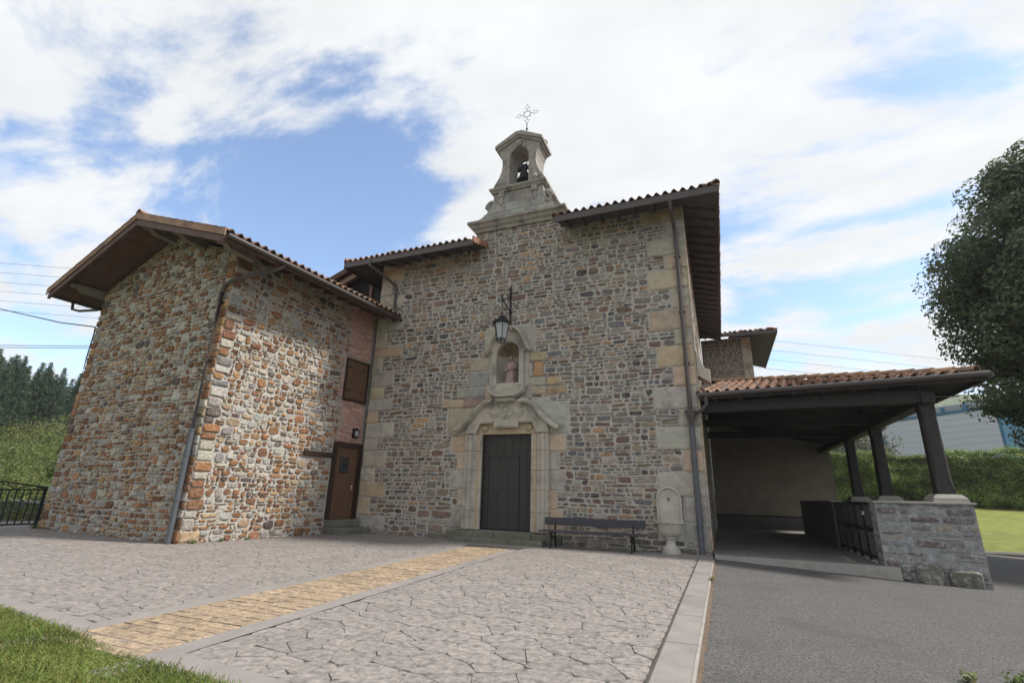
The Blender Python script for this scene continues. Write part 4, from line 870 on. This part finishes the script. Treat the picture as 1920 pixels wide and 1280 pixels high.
# low black gate with grey panels inside the porch
gt = thing('porch_gate', 'low black metal gate with grey panels inside the porch beside the parapet', 'gate', (3.05, 13.85, .06))
m = MB()
for y in (0, .75, 1.55, 2.3, 3.1, 3.85): m.box(-.03, .03, y-.03, y+.03, 0, 1.26)
for z in (.08, .66, 1.2): m.box(-.025, .025, 0, 3.85, z, z+.06)
m.build('gate_frame', 'iron', gt)
for k in range(5):
    for z in (.16, .74): MB().box(.005, .018, k*.765+.04, k*.765+.72, z, z+.44).build('panel', 'render_grey', gt)
MB().box(-.05, -.03, .55, .65, .98, 1.06).build('latch', 'white_paint', gt)
# annex behind
annex = thing('stone_annex', 'taller stone annex with tiled eaves rising behind the porch roof', 'annex', (.9, 27.35, 0))
m = MB(); m.box(-1.25, 1.15, 0, 6, -.3, 9.5); aw = m.build('wall', 'mortar_church', annex)
ms = Masonry(); FA = frame((-1.25, 0, 4.9), (1, 0, 0), (0, -1, 0))
for r in pack(2.4, 4.55, .05, .04, lambda x, z: x > 2.0, lambda: (random.uniform(.15, .45), random.uniform(.07, .18))): ms.stone(FA, stone_geo(r, .012, .6, .09, .02, npt=8), jit(random.choice(((.13, .115, .105), (.16, .13, .11), (.19, .17, .15))), .2), r[1]-r[0])
ms.finish(aw, 'stone', 'rubble_stones', 'rubble', 60)
for k in range(8): MB().box(.76+(.0 if k % 2 else .14), 1.16, -.02, .1, 4.9+k*.57, 5.46+k*.57, tone()).build('quoin', 'ashlar', aw)
ar = slab([(-1.3, -1.1, 9.42), (2.3, -1.1, 9.42), (.2, 1.0, 10.05), (-1.3, 1.0, 10.05)], .1); s_ = slab([(2.3, -1.1, 9.421), (2.3, 6.5, 9.421), (.2, 6.5, 10.05), (.2, 1.0, 10.05)], .1); ar.add(s_.v, s_.f); ar = ar.build('roof', 'dark_soffit', annex)
tile_roof(ar, (-1.3, -1.16, 9.43), (1, 0, 0), (0, cs, SL*cs), 15, 5, lambda x, y: x+y*cs < 3.65, lambda i, j: True)
tile_roof(ar, (2.36, -1.1, 9.43), (0, 1, 0), (-cs, 0, SL*cs), 32, 5, lambda x, y: y*cs < x+.1, lambda i, j: False, restname='side_tiles')
m = MB(); m.box(-1.3, 2.34, -1.13, -1.1, 9.27, 9.44); m.box(2.301, 2.34, -1.1, 6.5, 9.27, 9.44); m.build('fascia', 'gutter', annex)
for k in range(5): MB().bar((-1.0+k*.6, -1.0, 9.30), (-1.0+k*.6, .0, 9.6), .09, .12).build('rafter', 'dark_soffit', ar)
# ================================================================== things by the church wall
lan = thing('hanging_lantern', 'black iron lantern with frosted panes hanging from a wall bracket above the niche', 'lantern', (CX-.1, CY, 6.5))
m = MB(); m.bar((0, -.03, -.15), (0, -.03, 1.32), .05, .05, up=(0, 1, 0)); m.tube([(0, -.03, 1.3), (0, -.03, 1.42)], [.03, .004], 6)
m.tube([(0, -.04, .45), (0, -.5, .60), (0, -.86, .74)], .018, 6); m.tube([(0, -.04, 1.02), (0, -.35, .82), (0, -.68, .66)], .016, 6); m.tube([(0, -.04, 1.02), (0, -.2, 1.0), (0, -.28, .9), (0, -.2, .82)], .011, 5); m.tube([(0, -.70, .84), (0, -.70, .60)], .015, 6)
m.box(-.05, .05, -.06, -.02, -.2, -.05); m.box(-.04, .04, -.055, -.02, .40, .48); m.build('bracket', 'iron', lan)
m = MB()
for k in range(7):
    z = .58-k*.075; a = (k % 2)*PI/2; m.tube([(.022*math.cos(t*PI/4)*math.cos(a), -.69+.022*math.cos(t*PI/4)*math.sin(a), z+.045*math.sin(t*PI/4)) for t in range(9)], .007, 5, caps=False)
m.build('chain', 'iron', lan)
LZ = -.17
m = MB(); m.lathe([(.265, 0), (.28, .02), (.27, .05), (.22, .09), (.15, .16), (.10, .19), (.09, .22), (.11, .24), (.07, .26), (.0, .27)], (0, -.69, LZ), 12)
for k in range(12): a = k*PI/6; m.tube([(.27*math.cos(a), -.69+.27*math.sin(a), LZ+.02), (.31*math.cos(a), -.69+.31*math.sin(a), LZ+.10)], [.018, .004], 5)
m.build('lantern_cap', 'iron', lan, smooth=True)
m = MB(); m.lathe([(.235, LZ), (.145, LZ-.50)], (0, -.69, 0), 6, caps=False); m.build('glass', 'lamp_glass', lan)
m = MB()
for k in range(6): a = k*PI/3; m.tube([(.24*math.cos(a), -.69+.24*math.sin(a), LZ), (.15*math.cos(a), -.69+.15*math.sin(a), LZ-.5), (.135*math.cos(a), -.69+.135*math.sin(a), LZ-.58)], .012, 6)
for rr, z in ((.15, LZ-.5), (.13, LZ-.58)): m.tube([(rr*math.cos(k*PI/6), -.69+rr*math.sin(k*PI/6), z) for k in range(13)], .014, 6, caps=False)
m.build('lantern_frame', 'iron', lan)
wl = thing('wall_lantern', 'small black coach lantern on the brick strip above the house door', 'lantern'); 
Mh = Matrix.Translation(HA)@Matrix.Rotation(HRZ, 4, 'Z'); wl.matrix_world = Mh@Matrix.Translation((.02, 5.05, 3.0))
m = MB(); m.box(0, .03, -.05, .05, -.02, .30); m.tube([(.03, 0, .25), (.10, 0, .30), (.16, 0, .27)], .012, 6); m.build('bracket', 'iron', wl)
m = MB(); m.lathe([(.09, .2), (.10, .22), (.05, .27), (.015, .29), (.0, .33)], (.16, 0, 0), 6); m.lathe([(.0, -.06), (.03, -.04), (.055, .0), (.055, .02)], (.16, 0, 0), 6)
for k in range(6): a = k*PI/3; m.tube([(.16+.085*math.cos(a), .085*math.sin(a), .21), (.16+.055*math.cos(a), .055*math.sin(a), .01)], .007, 5)
m.build('lantern_frame', 'iron', wl)
m = MB(); m.lathe([(.05, .01), (.08, .21)], (.16, 0, 0), 6, caps=False); m.build('glass', 'lamp_glass', wl)
# statue
st = thing('statue', 'small weathered pinkish stone statue of a robed figure standing in the niche', 'statue', (CX+NX+.03, CY+.10, 4.606), R(8))
m = MB(); V = []; F = []; n = 20
secs = [(.0, .165, .12, 0, .10), (.06, .16, .12, 0, .10), (.2, .145, .11, .0, .09), (.36, .135, .10, .005, .07), (.48, .14, .10, .0, .04), (.56, .15, .10, -.0, .03), (.63, .155, .095, .005, .02), (.675, .13, .085, .01, .01), (.70, .075, .065, .012, 0), (.715, .045, .045, .01, 0), (.735, .042, .044, .0, 0), (.755, .055, .06, -.006, 0), (.79, .064, .074, -.008, 0), (.83, .064, .075, -.004, 0), (.865, .05, .06, .002, 0), (.885, .02, .025, .006, 0)]
for z, a, b, oy, fo in secs:
    for k in range(n):
        t = 2*PI*k/n; q = 1+fo*math.sin(t*6+z*4)+fo*.5*math.sin(t*11); V.append((a*q*math.cos(t), oy+b*q*math.sin(t), z))
for i in range(len(secs)-1):
    for k in range(n): F.append((i*n+k, i*n+(k+1) % n, (i+1)*n+(k+1) % n, (i+1)*n+k))
F += [tuple(range(n-1, -1, -1)), tuple((len(secs)-1)*n+k for k in range(n))]; m.add(V, F)
m.tube([(.13, .01, .62), (.165, -.02, .50), (.10, -.10, .47), (.03, -.13, .50)], [.05, .045, .04, .028], 8); m.tube([(-.13, .01, .62), (-.17, -.01, .48), (-.12, -.10, .40), (-.04, -.135, .42)], [.05, .045, .04, .028], 8)
m.tube([(0, -.075, .805), (0, -.095, .79), (0, -.08, .78)], [.008, .012, .012], 6)
m.build('figure', 'statue_stone', st, smooth=True)
m = MB(); m.box(-.06, .06, -.165, -.13, .42, .56); m.build('book', 'statue_stone', st, bevel=.008)
# bench
be = thing('park_bench', 'long dark grey plank bench with black iron legs beside the church door', 'bench', (-3.17, 13.2, 0), R(.5))
for y, z, rx, w_ in ((.17, .645, 8, .19),): m = MB(); m.box(-1.32, 1.32, -.02, .02, -w_/2, w_/2, M=Matrix.Translation((0, y, z))@Matrix.Rotation(R(-rx), 4, 'X')); m.build('backrest', 'bench_wood', be, bevel=.008)
for y in (-.30, -.15, .0): MB().box(-1.34, 1.34, y, y+.135, .395, .432).build('seat_slat', 'bench_wood', be, bevel=.008)
for x in (-1.02, 1.02):
    m = MB(); m.tube([(x, -.34, .008), (x, -.25, .1), (x, -.22, .25), (x, -.26, .385)], [.028, .024, .024, .03], 6); m.tube([(x, .20, .008), (x, .12, .2), (x, .10, .40), (x, .19, .72)], [.028, .026, .026, .022], 6); m.tube([(x, -.24, .375), (x, .11, .375)], .026, 6); m.tube([(x, -.23, .2), (x, -.1, .3), (x, .1, .26)], .018, 6); m.box(x-.03, x+.03, -.38, -.30, 0, .02); m.box(x-.03, x+.03, .16, .24, 0, .02); m.build('leg', 'iron', be, smooth=True)
# fountain
fo = thing('wall_fountain', 'pale stone drinking fountain with arched back and round basin by the drainpipe', 'fountain', (CX+4.47, CY-.015, 0))
ap = [(-.31, 0), (.31, 0), (.31, 1.26)]+[(.31*math.cos(t*PI/12), 1.26+.30*math.sin(t*PI/12)) for t in range(1, 12)]+[(-.31, 1.26)]
m = MB(); m.prism(ap, -.10, 0); m.build('back_slab', 'fountain', fo, bevel=.012)
m = MB(); m.sweep([(x*.9, -.10, z*1+(0 if z > 1 else 0)) for x, z in [(.31, .72)]+ap[2:-1]+[(-.31, 1.26), (-.31, .72)]], [(-.03, 0), (-.03, .03), (0, .05), (.03, .03), (.03, 0)]); m.build('arch_moulding', 'fountain', fo, smooth=True)
m = MB(); m.lathe([(.0, .38), (.12, .37), (.22, .42), (.28, .52), (.295, .66), (.31, .68), (.33, .70), (.33, .745), (.27, .745), (.25, .66), (.0, .60)], (0, -.26, 0), 24, sy=.85); m.build('basin', 'fountain', fo, smooth=True)
m = MB()
for k in range(26): a = k*2*PI/26; m.lathe([(0, -.025), (.03, -.01), (.03, .015), (0, .03)], (.325*math.cos(a), -.26+.276*math.sin(a), .72), 6)
m.build('basin_rim', 'fountain', fo, smooth=True)
m = MB(); m.lathe([(.22, 0), (.22, .09), (.19, .10), (.19, .14), (.13, .19), (.11, .27), (.12, .33), (.15, .36), (.13, .39)], (0, -.26, 0), 20); m.build('pedestal', 'fountain', fo, smooth=True)
m = MB(); m.tube([(0, -.10, 1.28), (0, -.17, 1.28), (0, -.19, 1.24)], .018, 8); m.lathe([(.0, 0), (.03, 0), (.03, .02), (0, .03)], (0, -.14, 1.29), 8); m.build('tap', 'pipe_grey', fo, smooth=True)
# ================================================================== vegetation and the distance
def leafcloud(C_, N_, size, col, var=.35, aspect=.55, rn=.75):
    """quads at the points C_, roughly facing N_"""
    n = len(C_); nn = N_+RNG.normal(0, rn, (n, 3)); nn /= np.linalg.norm(nn, axis=1)[:, None]+1e-9
    t = RNG.normal(0, 1, (n, 3)); t -= (t*nn).sum(1)[:, None]*nn; t /= np.linalg.norm(t, axis=1)[:, None]+1e-9; b = np.cross(nn, t)
    s = (size*RNG.uniform(.6, 1.3, n))[:, None]
    V = np.stack([C_-t*s, C_+b*s*aspect, C_+t*s, C_-b*s*aspect], 1).reshape(-1, 3); F = np.arange(4*n).reshape(n, 4)
    c = np.ones((n, 4)); c[:, :3] = np.array(col)*(1+RNG.uniform(-var, var, n))[:, None]*(1+RNG.normal(0, .07, (n, 3))); return V, F, np.clip(c, .004, 1)
def shell_pts(n, c, r, fill=.35):
    d = RNG.normal(0, 1, (n, 3)); d /= np.linalg.norm(d, axis=1)[:, None]; q = 1-fill*RNG.random(n)**1.5
    return np.array(c)+d*q[:, None]*np.array(r), d
def broad_tree(name, label, loc, height, crown_c, crown_r, nclump, perclump, leaf, cols, seed, trunk_r=.35, group=None, clump_r=(.8, 1.5)):
    global RNG
    RNG = np.random.default_rng(seed); rnd = random.Random(seed); t = thing(name, label, 'tree', loc, 0, group)
    P, D = shell_pts(nclump, crown_c, crown_r, .55); VV = []; FF = []; CC = []; o = 0
    tr = MB(); tr.tube([(0, 0, -.3), (.05, .1, height*.2), (.1, 0, height*.42), (.0, .1, height*.75)], [trunk_r, trunk_r*.8, trunk_r*.6, trunk_r*.15], 10)
    for k, (p, d) in enumerate(zip(P, D)):
        r = rnd.uniform(*clump_r); c_ = cols[rnd.randrange(len(cols))]
        q, dd = shell_pts(perclump, p, (r, r, r*.75), .5); V, F, c = leafcloud(q, dd*.8+d*.3+np.array((0, 0, .35)), leaf, c_, rn=.5)
        VV.append(V); FF.append(F+o); CC.append(c); o += len(V)
        if k % 3 == 0:
            z0 = height*rnd.uniform(.2, .55); tr.tube([(.05, .05, z0), tuple(np.array((.0, 0, z0))*.5+p*.5+np.array((0, 0, .3))), tuple(p)], [trunk_r*.35, trunk_r*.2, .03], 6)
    tr.build('trunk', 'bark', t, smooth=True); link('crown', mesh_np('crown', np.concatenate(VV), np.concatenate(FF), 'leaf', np.concatenate(CC)), t); return t
# the big evergreen right of the porch (behind it)
broad_tree('evergreen_oak', 'tall dark evergreen tree with dense round crown behind the porch corner', (13.5, 21.6, -.5), 11, (0, 0, 8.6), (5.0, 4.8, 6.2), 620, 480, .08, [(.075, .108, .052), (.095, .132, .062), (.062, .09, .044), (.115, .15, .075)], 5, .36, clump_r=(.55, 1.15))
broad_tree('young_tree', 'light green loose tree right of the blue edged warehouse', (41, 71, 4), 8, (0, 0, 4.5), (3.2, 3.2, 4.6), 60, 260, .14, [(.10, .14, .06), (.13, .17, .08)], 6, .2)
broad_tree('grey_tree', 'pale grey green tree seen between the porch posts above the hedge', (12.3, 60, 1), 9, (0, 0, 5.2), (4.2, 3.4, 3.9), 70, 260, .13, [(.14, .15, .10), (.11, .13, .075), (.17, .16, .12)], 8, .2)
# lawn bank, hedge
def lawnz(x, y): return -.42+max(0, y-26.5)*.115+.12*mnoise.noise((x*.2, y*.2, 0))
grid_sheet('side_lawn', 6.3, 60, 26.5, 48, 50, 24, lambda x, y: lawnz(x, y), 'lawn')
m = MB(); m.tube([(x, 26.45, -.44) for x in (6.2, 20, 40, 60)], .09, 6); m.build('lawn_kerb', 'kerb').__setitem__('kind', 'structure')
grid_sheet('far_field', -60, 240, 47.5, 420, 30, 40, lambda x, y: 1.9+max(0, y-60)*.05, 'hill')
RNG = np.random.default_rng(12)
def hedge():
    hd = thing('clipped_hedge', 'long clipped bright green hedge across the lawn behind the porch', 'hedge', (20, 41, 1.2))
    n = 150000; xs = RNG.uniform(-17, 26, n); u = RNG.random(n); H_ = 3.35; top = u > .62
    lump = np.array([mnoise.noise((x*.42, 0, 3.)) for x in xs]); z = np.where(top, H_+.4*lump, RNG.random(n)*(H_+.4*lump))
    bl = np.array([mnoise.noise((a*.55, b*.8, 1.))+.5*mnoise.noise((a*1.5, b*1.7, 4.)) for a, b in zip(xs, z)])
    y = np.where(top, RNG.uniform(-.35, 2.6, n), -.75*bl-.3*np.sin(z/H_*PI)+RNG.uniform(-.12, .2, n)); z = z+np.where(top, .35*bl+RNG.exponential(.07, n), 0)
    C_ = np.stack([xs, y, z+.012*xs], 1); Nn = np.where(top[:, None], np.array((0, -.3, 1.)), np.array((0, -1., .55)))
    V, F, c = leafcloud(C_, Nn, .062, (.12, .17, .05), .4, rn=.6); tip = RNG.random(n) < .3; c[tip, :3] *= np.array((1.6, 1.5, 1.15)); c[:, :3] *= (1+.45*np.clip(bl, -1, 1))[:, None]; link('foliage', mesh_np('foliage', V, F, 'leaf', np.clip(c, .01, 1)), hd)
    m = MB(); m.box(-17, 26, .25, 2.5, -.6, H_-.25); m.build('inner_mass', 'earth', hd)
    for k in range(12): x = -15+k*3.4; MB().tube([(x, 1, -.8), (x+.1, 1, 1.5)], .08, 6).build('stem', 'bark', hd)
hedge()
# warehouse beyond the hedge
wh = thing('warehouse', 'pale grey clad warehouse with blue edges beyond the hedge', 'warehouse', (28.56, 83.68, 1.4), R(-53.72))
m = MB(); m.box(-52, 6.2, 0, 30, -3, 11.6); whw = m.build('wall', 'cladding', wh)
for k in range(14): MB().box(-52, 6.2, -.06, -.002, .2+k*.82, .2+k*.82+.79).build('cladding_panel', 'cladding', whw)
m = MB(); m.box(-52.1, 6.5, -.16, -.0, 11.62, 12.0); m.box(6.18, 6.55, -.16, 30, -3, 11.95); m.build('trim', 'blue_trim', wh)
m = MB(); m.box(-52, 6.2, .6, 30, 11.62, 12.9); m.build('roof', 'roof_grey', wh)
for k in range(18): MB().box(-46.5+k*2.9, -46.4+k*2.9, -.1, .6, 12.0, 12.75).build('roof_post', 'blue_trim', wh)
m = MB(); m.box(-52, 6.2, -.1, .0, 12.75, 12.85); m.build('roof_rail', 'white_paint', wh)
sc2 = lambda P_: [(-9.3+(x+8.1)*.57, 9.4+(z-7.0)*.55) for x, z in P_]
m = MB(); m.prism(sc2([(-9.6, 5.4), (-8.9, 5.4), (-8.65, 6.1), (-7.75, 6.1), (-7.5, 5.4), (-6.6, 5.4), (-7.7, 8.6), (-8.5, 8.6)]), -.2, -.07); m.build('letter', 'blue_trim', wh)
m = MB(); m.prism(sc2([(-8.42, 6.5), (-7.95, 6.5), (-8.19, 7.3)]), -.205, -.2); m.build('letter_eye', 'cladding', wh)
# wooded ridge far behind on the right
def ridge(name, x0, x1, y0, y1, f, n=60): return grid_sheet(name, x0, x1, y0, y1, n, 20, f, 'hill')
ridge('far_hill', -40, 420, 190, 420, lambda x, y: 4+max(0, y-190)*.30+8*mnoise.noise((x*.012, y*.012, 2)))
RNG = np.random.default_rng(3)
xs = RNG.uniform(20, 300, 26000); ys = RNG.uniform(195, 330, 26000); zs = np.array([4+(y-190)*.30+8*mnoise.noise((x*.012, y*.012, 2)) for x, y in zip(xs, ys)])
V, F, c = leafcloud(np.stack([xs, ys, zs+RNG.uniform(0, 6, 26000)], 1), np.tile((0, -1., .5), (26000, 1)), 1.7, (.045, .085, .06), .35)
o = link('far_wood', mesh_np('far_wood', V, F, 'leaf', c)); setp(o, 'hazy green wooded hillside above the warehouse roof', 'wood', kind='stuff')
# ---- left: hillside with conifers
def hz(x, y):
    d = max(0, math.hypot(x, y)-26); return -.25+d*.075+max(0, d-40)*.08+1.2*mnoise.noise((x*.05, y*.05, 5))*min(1, d/15)
grid_sheet('hillside', -260, -21.5, -40, 190, 80, 80, hz, 'hill')
RNG = np.random.default_rng(21)
def conifer_mesh(seed, h=14.):
    rg = np.random.default_rng(seed); VV = []; FF = []; CC = []; o = 0; z = h*.24
    global RNG
    RNG = rg
    while z < h:
        f = (z-h*.24)/(h*.76); R_ = (1-f)**.8*2.5*rg.uniform(.8, 1.15)+.12; nb = 7 if f < .8 else 5; a0 = rg.uniform(0, 6.28)
        for k in range(nb):
            a = a0+k*6.283/nb+rg.normal(0, .15); L_ = R_*rg.uniform(.75, 1.15); q = max(14, int(54*L_/2.2)); t = rg.random(q)**.7
            pts = np.stack([np.cos(a)*L_*t, np.sin(a)*L_*t, z+.12*L_*t-.30*L_*t*t], 1)+rg.normal(0, .10, (q, 3))*(.3+t[:, None])
            V, F, c = leafcloud(pts, np.tile((np.cos(a)*.5, np.sin(a)*.5, .9), (q, 1)), .21, (.046, .08, .042) if rg.random() < .6 else (.066, .105, .052), .35, .3); VV.append(V); FF.append(F+o); CC.append(c); o += len(V)
        z += h*.042*(1-.4*f)
    return mesh_np('crown', np.concatenate(VV), np.concatenate(FF), 'leaf', np.concatenate(CC))
CON = [conifer_mesh(s_) for s_ in (31, 32, 33)]
tm = MB(); tm.tube([(0, 0, -1), (0, 0, 5), (.05, 0, 12.5)], [.19, .15, .03], 7); TRK = tm.mesh('trunk', 'bark', smooth=True)
rnd = random.Random(4); n_ = 0
for row, dist in enumerate((86, 93, 100, 107, 114, 122, 131)):
    for k in range(17 if row > 2 else (7, 10, 14)[row]):
        az = R(-75.5+k*.82+rnd.uniform(-.4, .4)+(row % 2)*.5)      # bearing from the camera, clockwise from +Y
        x, y = dist*math.sin(az)+rnd.uniform(-1, 1), dist*math.cos(az)+rnd.uniform(-1, 1)
        t = thing('conifer', 'tall dark green conifer in the plantation on the far hillside', 'tree', (x, y, hz(x, y)-.2), rnd.uniform(0, 6), 'conifers on the far hillside')
        s_ = rnd.uniform(.72, .90)*(1.10-.024*k); t.scale = (s_*rnd.uniform(.9, 1.1),)*2+(s_,)
        link('crown', CON[n_ % 3], t); link('trunk', TRK, t); n_ += 1
RNG = np.random.default_rng(77)
def shrubs():
    VV = []; FF = []; CC = []; o = 0
    for k in range(520):
        d = 24+76*random.random()**1.1; az = R(random.uniform(-79, -52)); x, y = d*math.sin(az), d*math.cos(az)
        if x > -21.8: continue
        r = random.choice((.35, .6, .9, 1.5))*random.uniform(.7, 1.2)*(.5+d/70); z0 = hz(x, y)+r*.35; p, dd = shell_pts(420, (x, y, z0), (r*1.2, r*1.2, r*.85), .3)
        V, F, c = leafcloud(p, dd+np.array((0, 0, .4)),   .028+.0012*d, random.choice(((.12, .15, .035), (.085, .12, .03), (.15, .165, .05), (.07, .10, .03))), .4); VV.append(V); FF.append(F+o); CC.append(c); o += len(V)
    o_ = link('hillside_scrub', mesh_np('hillside_scrub', np.concatenate(VV), np.concatenate(FF), 'leaf', np.concatenate(CC))); setp(o_, 'sunlit yellow green scrub covering the slope below the conifers', 'scrub', kind='stuff')
shrubs()
broad_tree('leafy_shrub', 'bright leafy shrub growing behind the left edge of the house', (-23.3, 12.9, -.1), 3.6, (0, 0, 2.1), (1.3, 1.6, 2.0), 46, 110, .13, [(.12, .16, .035), (.09, .13, .03), (.16, .19, .05)], 9, .09, clump_r=(.35, .7))
m = MB(); m.box(-34, -21.0, 11.6, 11.9, -.3, .52); w_ = m.build('wall', 'render_grey'); lw = thing('low_wall', 'low grey roadside wall behind the black gate', 'wall', (-27, 11.7, 0)); w_.parent = lw; w_.location = (27, -11.7, 0)
m = MB(); m.box(-34, -20.95, 11.54, 11.96, .52, .60); c_ = m.build('coping', 'kerb', lw); c_.location = (27, -11.7, 0)
# black gate at the left edge
gt = thing('driveway_gate', 'black metal bar gate beside the left corner of the house', 'gate', (-18.95, 9.02, 0), R(-93))
m = MB(); m.box(-.035, .035, -.035, .035, 0, 1.18); m.build('gate_post', 'iron', gt)
m = MB(); m.box(.03, 2.6, -.02, .02, 1.06, 1.10); m.box(.03, 2.6, -.02, .02, .10, .14); m.tube([(.03, 0, 1.15), (.7, 0, 1.25), (1.4, 0, 1.32), (2.6, 0, 1.36)], .02, 6); m.build('rail', 'iron', gt)
for k in range(15): MB().box(.15+k*.165, .175+k*.165, -.0125, .0125, .12, 1.08).build('bar', 'iron', gt)
m = MB(); m.tube([(.05, 0, 1.12), (.35, 0, 1.2), (.7, 0, 1.1), (1.05, 0, 1.26), (1.4, 0, 1.1)], .012, 5); m.build('scroll', 'iron', gt)
# wires
def wire(name, label, pts, r, group=None):
    o = MB().tube(pts, r, 5).build(name, 'iron'); setp(o, label, 'wire', group); return o
def wpt(x, y, D): d = pxdir(x, y); d = d/math.hypot(d.x, d.y); return Vector((0, 0, 1.28))+d*D
ORD = ('topmost', 'second from the top', 'third from the top', 'fourth from the top', 'fifth from the top', 'lowest')
for i, y in enumerate((494, 512, 530, 547, 565, 583)):
    wire('overhead_wire', 'thin overhead wire crossing the sky left of the house, %s of six' % ORD[i], [wpt(-150, y-13, 150), wpt(180, y+13, 135), wpt(1500, y+150, 120), wpt(2000, y+205, 150)], .033, 'thin overhead wires')
for i, y in enumerate((647, 651)): wire('low_wire', 'low wire ending behind the house wall, %s of a pair' % ('upper', 'lower')[i], [wpt(-150, y-1, 60), wpt(330, y+3, 60)], .028, 'pair of low wires')
Pw = Mh@Vector((-6.97, -.03, 6.25))
wire('service_cable', 'thick black cable slung to the left wall of the house', [wpt(-160, 545, 40), wpt(0, 579, 30), Pw+(wpt(0, 579, 30)-Pw)*.3-Vector((0, 0, .08)), Pw, Pw+Vector((.04, 0, -.25)), Mh@Vector((-6.90, -.05, 5.2)), Mh@Vector((-6.88, -.05, 4.1)), Mh@Vector((-6.98, .1, 3.7))], .02)
# ---- front lawn: blades
def blades():
    RNG = np.random.default_rng(2); n = 110000
    x = RNG.uniform(-11.5, -.6, n); ly = np.array([lawn_y(a) for a in x]); y = ly+.05*RNG.normal(0, .5, n)-2.4*RNG.random(n)**1.3; z = np.zeros(n)
    h = RNG.uniform(.015, .038, n)*(1+1.2*(RNG.random(n) < .03))*(1+.4*np.sin(x*3.1)*np.sin(y*2.7)); a = RNG.uniform(0, 6.283, n); ln = RNG.normal(0, .022, (n, 2)); w = RNG.uniform(.003, .006, n)
    dx, dy = np.cos(a)*w, np.sin(a)*w
    V = np.stack([np.stack([x-dx, y-dy, z], 1), np.stack([x+dx, y+dy, z], 1), np.stack([x+ln[:, 0]+dx*.3, y+ln[:, 1]+dy*.3, z+h], 1), np.stack([x+ln[:, 0]*1.1-dx*.3, y+ln[:, 1]*1.1-dy*.3, z+h], 1)], 1).reshape(-1, 3)
    c = np.ones((n, 4)); base = np.where((RNG.random(n) < .16)[:, None], np.array((.22, .20, .07)), np.array((.15, .20, .05))); patch = np.array([mnoise.noise((p*1.6, q*1.6, 0)) for p, q in zip(x, y)]); c[:, :3] = base*(1+RNG.uniform(-.35, .35, n)+.35*patch)[:, None]
    o = link('grass', mesh_np('grass', V, np.arange(4*n).reshape(n, 4), 'leaf', c)); setp(o, 'short mown grass of the lawn in the near left corner', 'grass', kind='stuff')
blades()
m = MB(); xs = np.linspace(-22, -.5, 50); m.add([(x, -5, -.004) for x in xs]+[(x, lawn_y(x), .004) for x in xs], [(k, k+1, 51+k, 50+k) for k in range(49)]); m.build('front_lawn', 'lawn').__setitem__('kind', 'structure')
# weeds at wall foot and by the asphalt edge
def weed(name, label, loc, n, r, leaf, col):
    global RNG
    RNG = np.random.default_rng(int(abs(loc[0]*100))); t = thing(name, label, 'weed', loc); p, d = shell_pts(n, (0, 0, r*.5), (r, r, r*.7), .9); p[:, 2] = np.abs(p[:, 2])
    V, F, c = leafcloud(p, d+np.array((0, 0, .6)), leaf, col, .4); link('leaves', mesh_np('leaves', V, F, 'leaf', c), t)
    s_ = MB()
    for k in range(5): s_.tube([(0, 0, 0), (random.uniform(-r, r)*.5, random.uniform(-r, r)*.5, r*.7)], .004, 4)
    s_.build('stem', 'leafstem', t)
mat('leafstem', (.08, .11, .04), bump=0)
for (u_, v_, s_, lb) in ((.10, .28, .10, 'small green weed at the house corner beside the drainpipe'), (.08, 1.0, .07, 'tiny weed at the foot of the sunlit house wall'), (.08, 1.7, .05, 'tiniest weed along the sunlit house wall, nearest the door')):
    q = Mh@Vector((u_, v_, 0)); weed('weed', lb, q, 70, s_, .022, (.11, .15, .045))
weed('weed', 'green weed at the left foot of the house beside the gate', Mh@Vector((-6.9, -.1, 0)), 80, .12, .025, (.09, .13, .04))
weed('weed', 'yellow green sprig in the joint between paving band and asphalt', (-.30, 9.6, -.01), 40, .07, .02, (.17, .19, .05))
weed('weed', 'blurred leafy sprig on the asphalt in the near right corner', (2.05, 5.72, gz(2.05, 5.72)-.03), 60, .12, .03, (.13, .17, .06))
weed('weed', 'smaller pale sprig on the asphalt left of the leafy one', (1.72, 5.75, gz(1.72, 5.75)-.03), 26, .08, .03, (.20, .23, .10))

# ================================================================== thin haze volume, added to lift the dark tones
hb = MB(); hb.box(-330, 460, -60, 440, -2.2, 84); hz_o = hb.build('haze', 'earth'); hz_o.data.materials.clear()
hm = bpy.data.materials.new('haze'); hm.use_nodes = True; hn = hm.node_tree; hn.nodes.clear(); ho = N(hn, 'ShaderNodeOutputMaterial'); hv = N(hn, 'ShaderNodeVolumePrincipled'); hv.inputs['Color'].default_value = (.92, .95, 1, 1); hv.inputs['Density'].default_value =   .00045; hv.inputs['Anisotropy'].default_value = .3
hn.links.new(hv.outputs[0], ho.inputs['Volume']); hz_o.data.materials.append(hm); setp(hz_o, 'thin haze volume added over the whole scene to lift the dark tones', 'haze', kind='stuff')
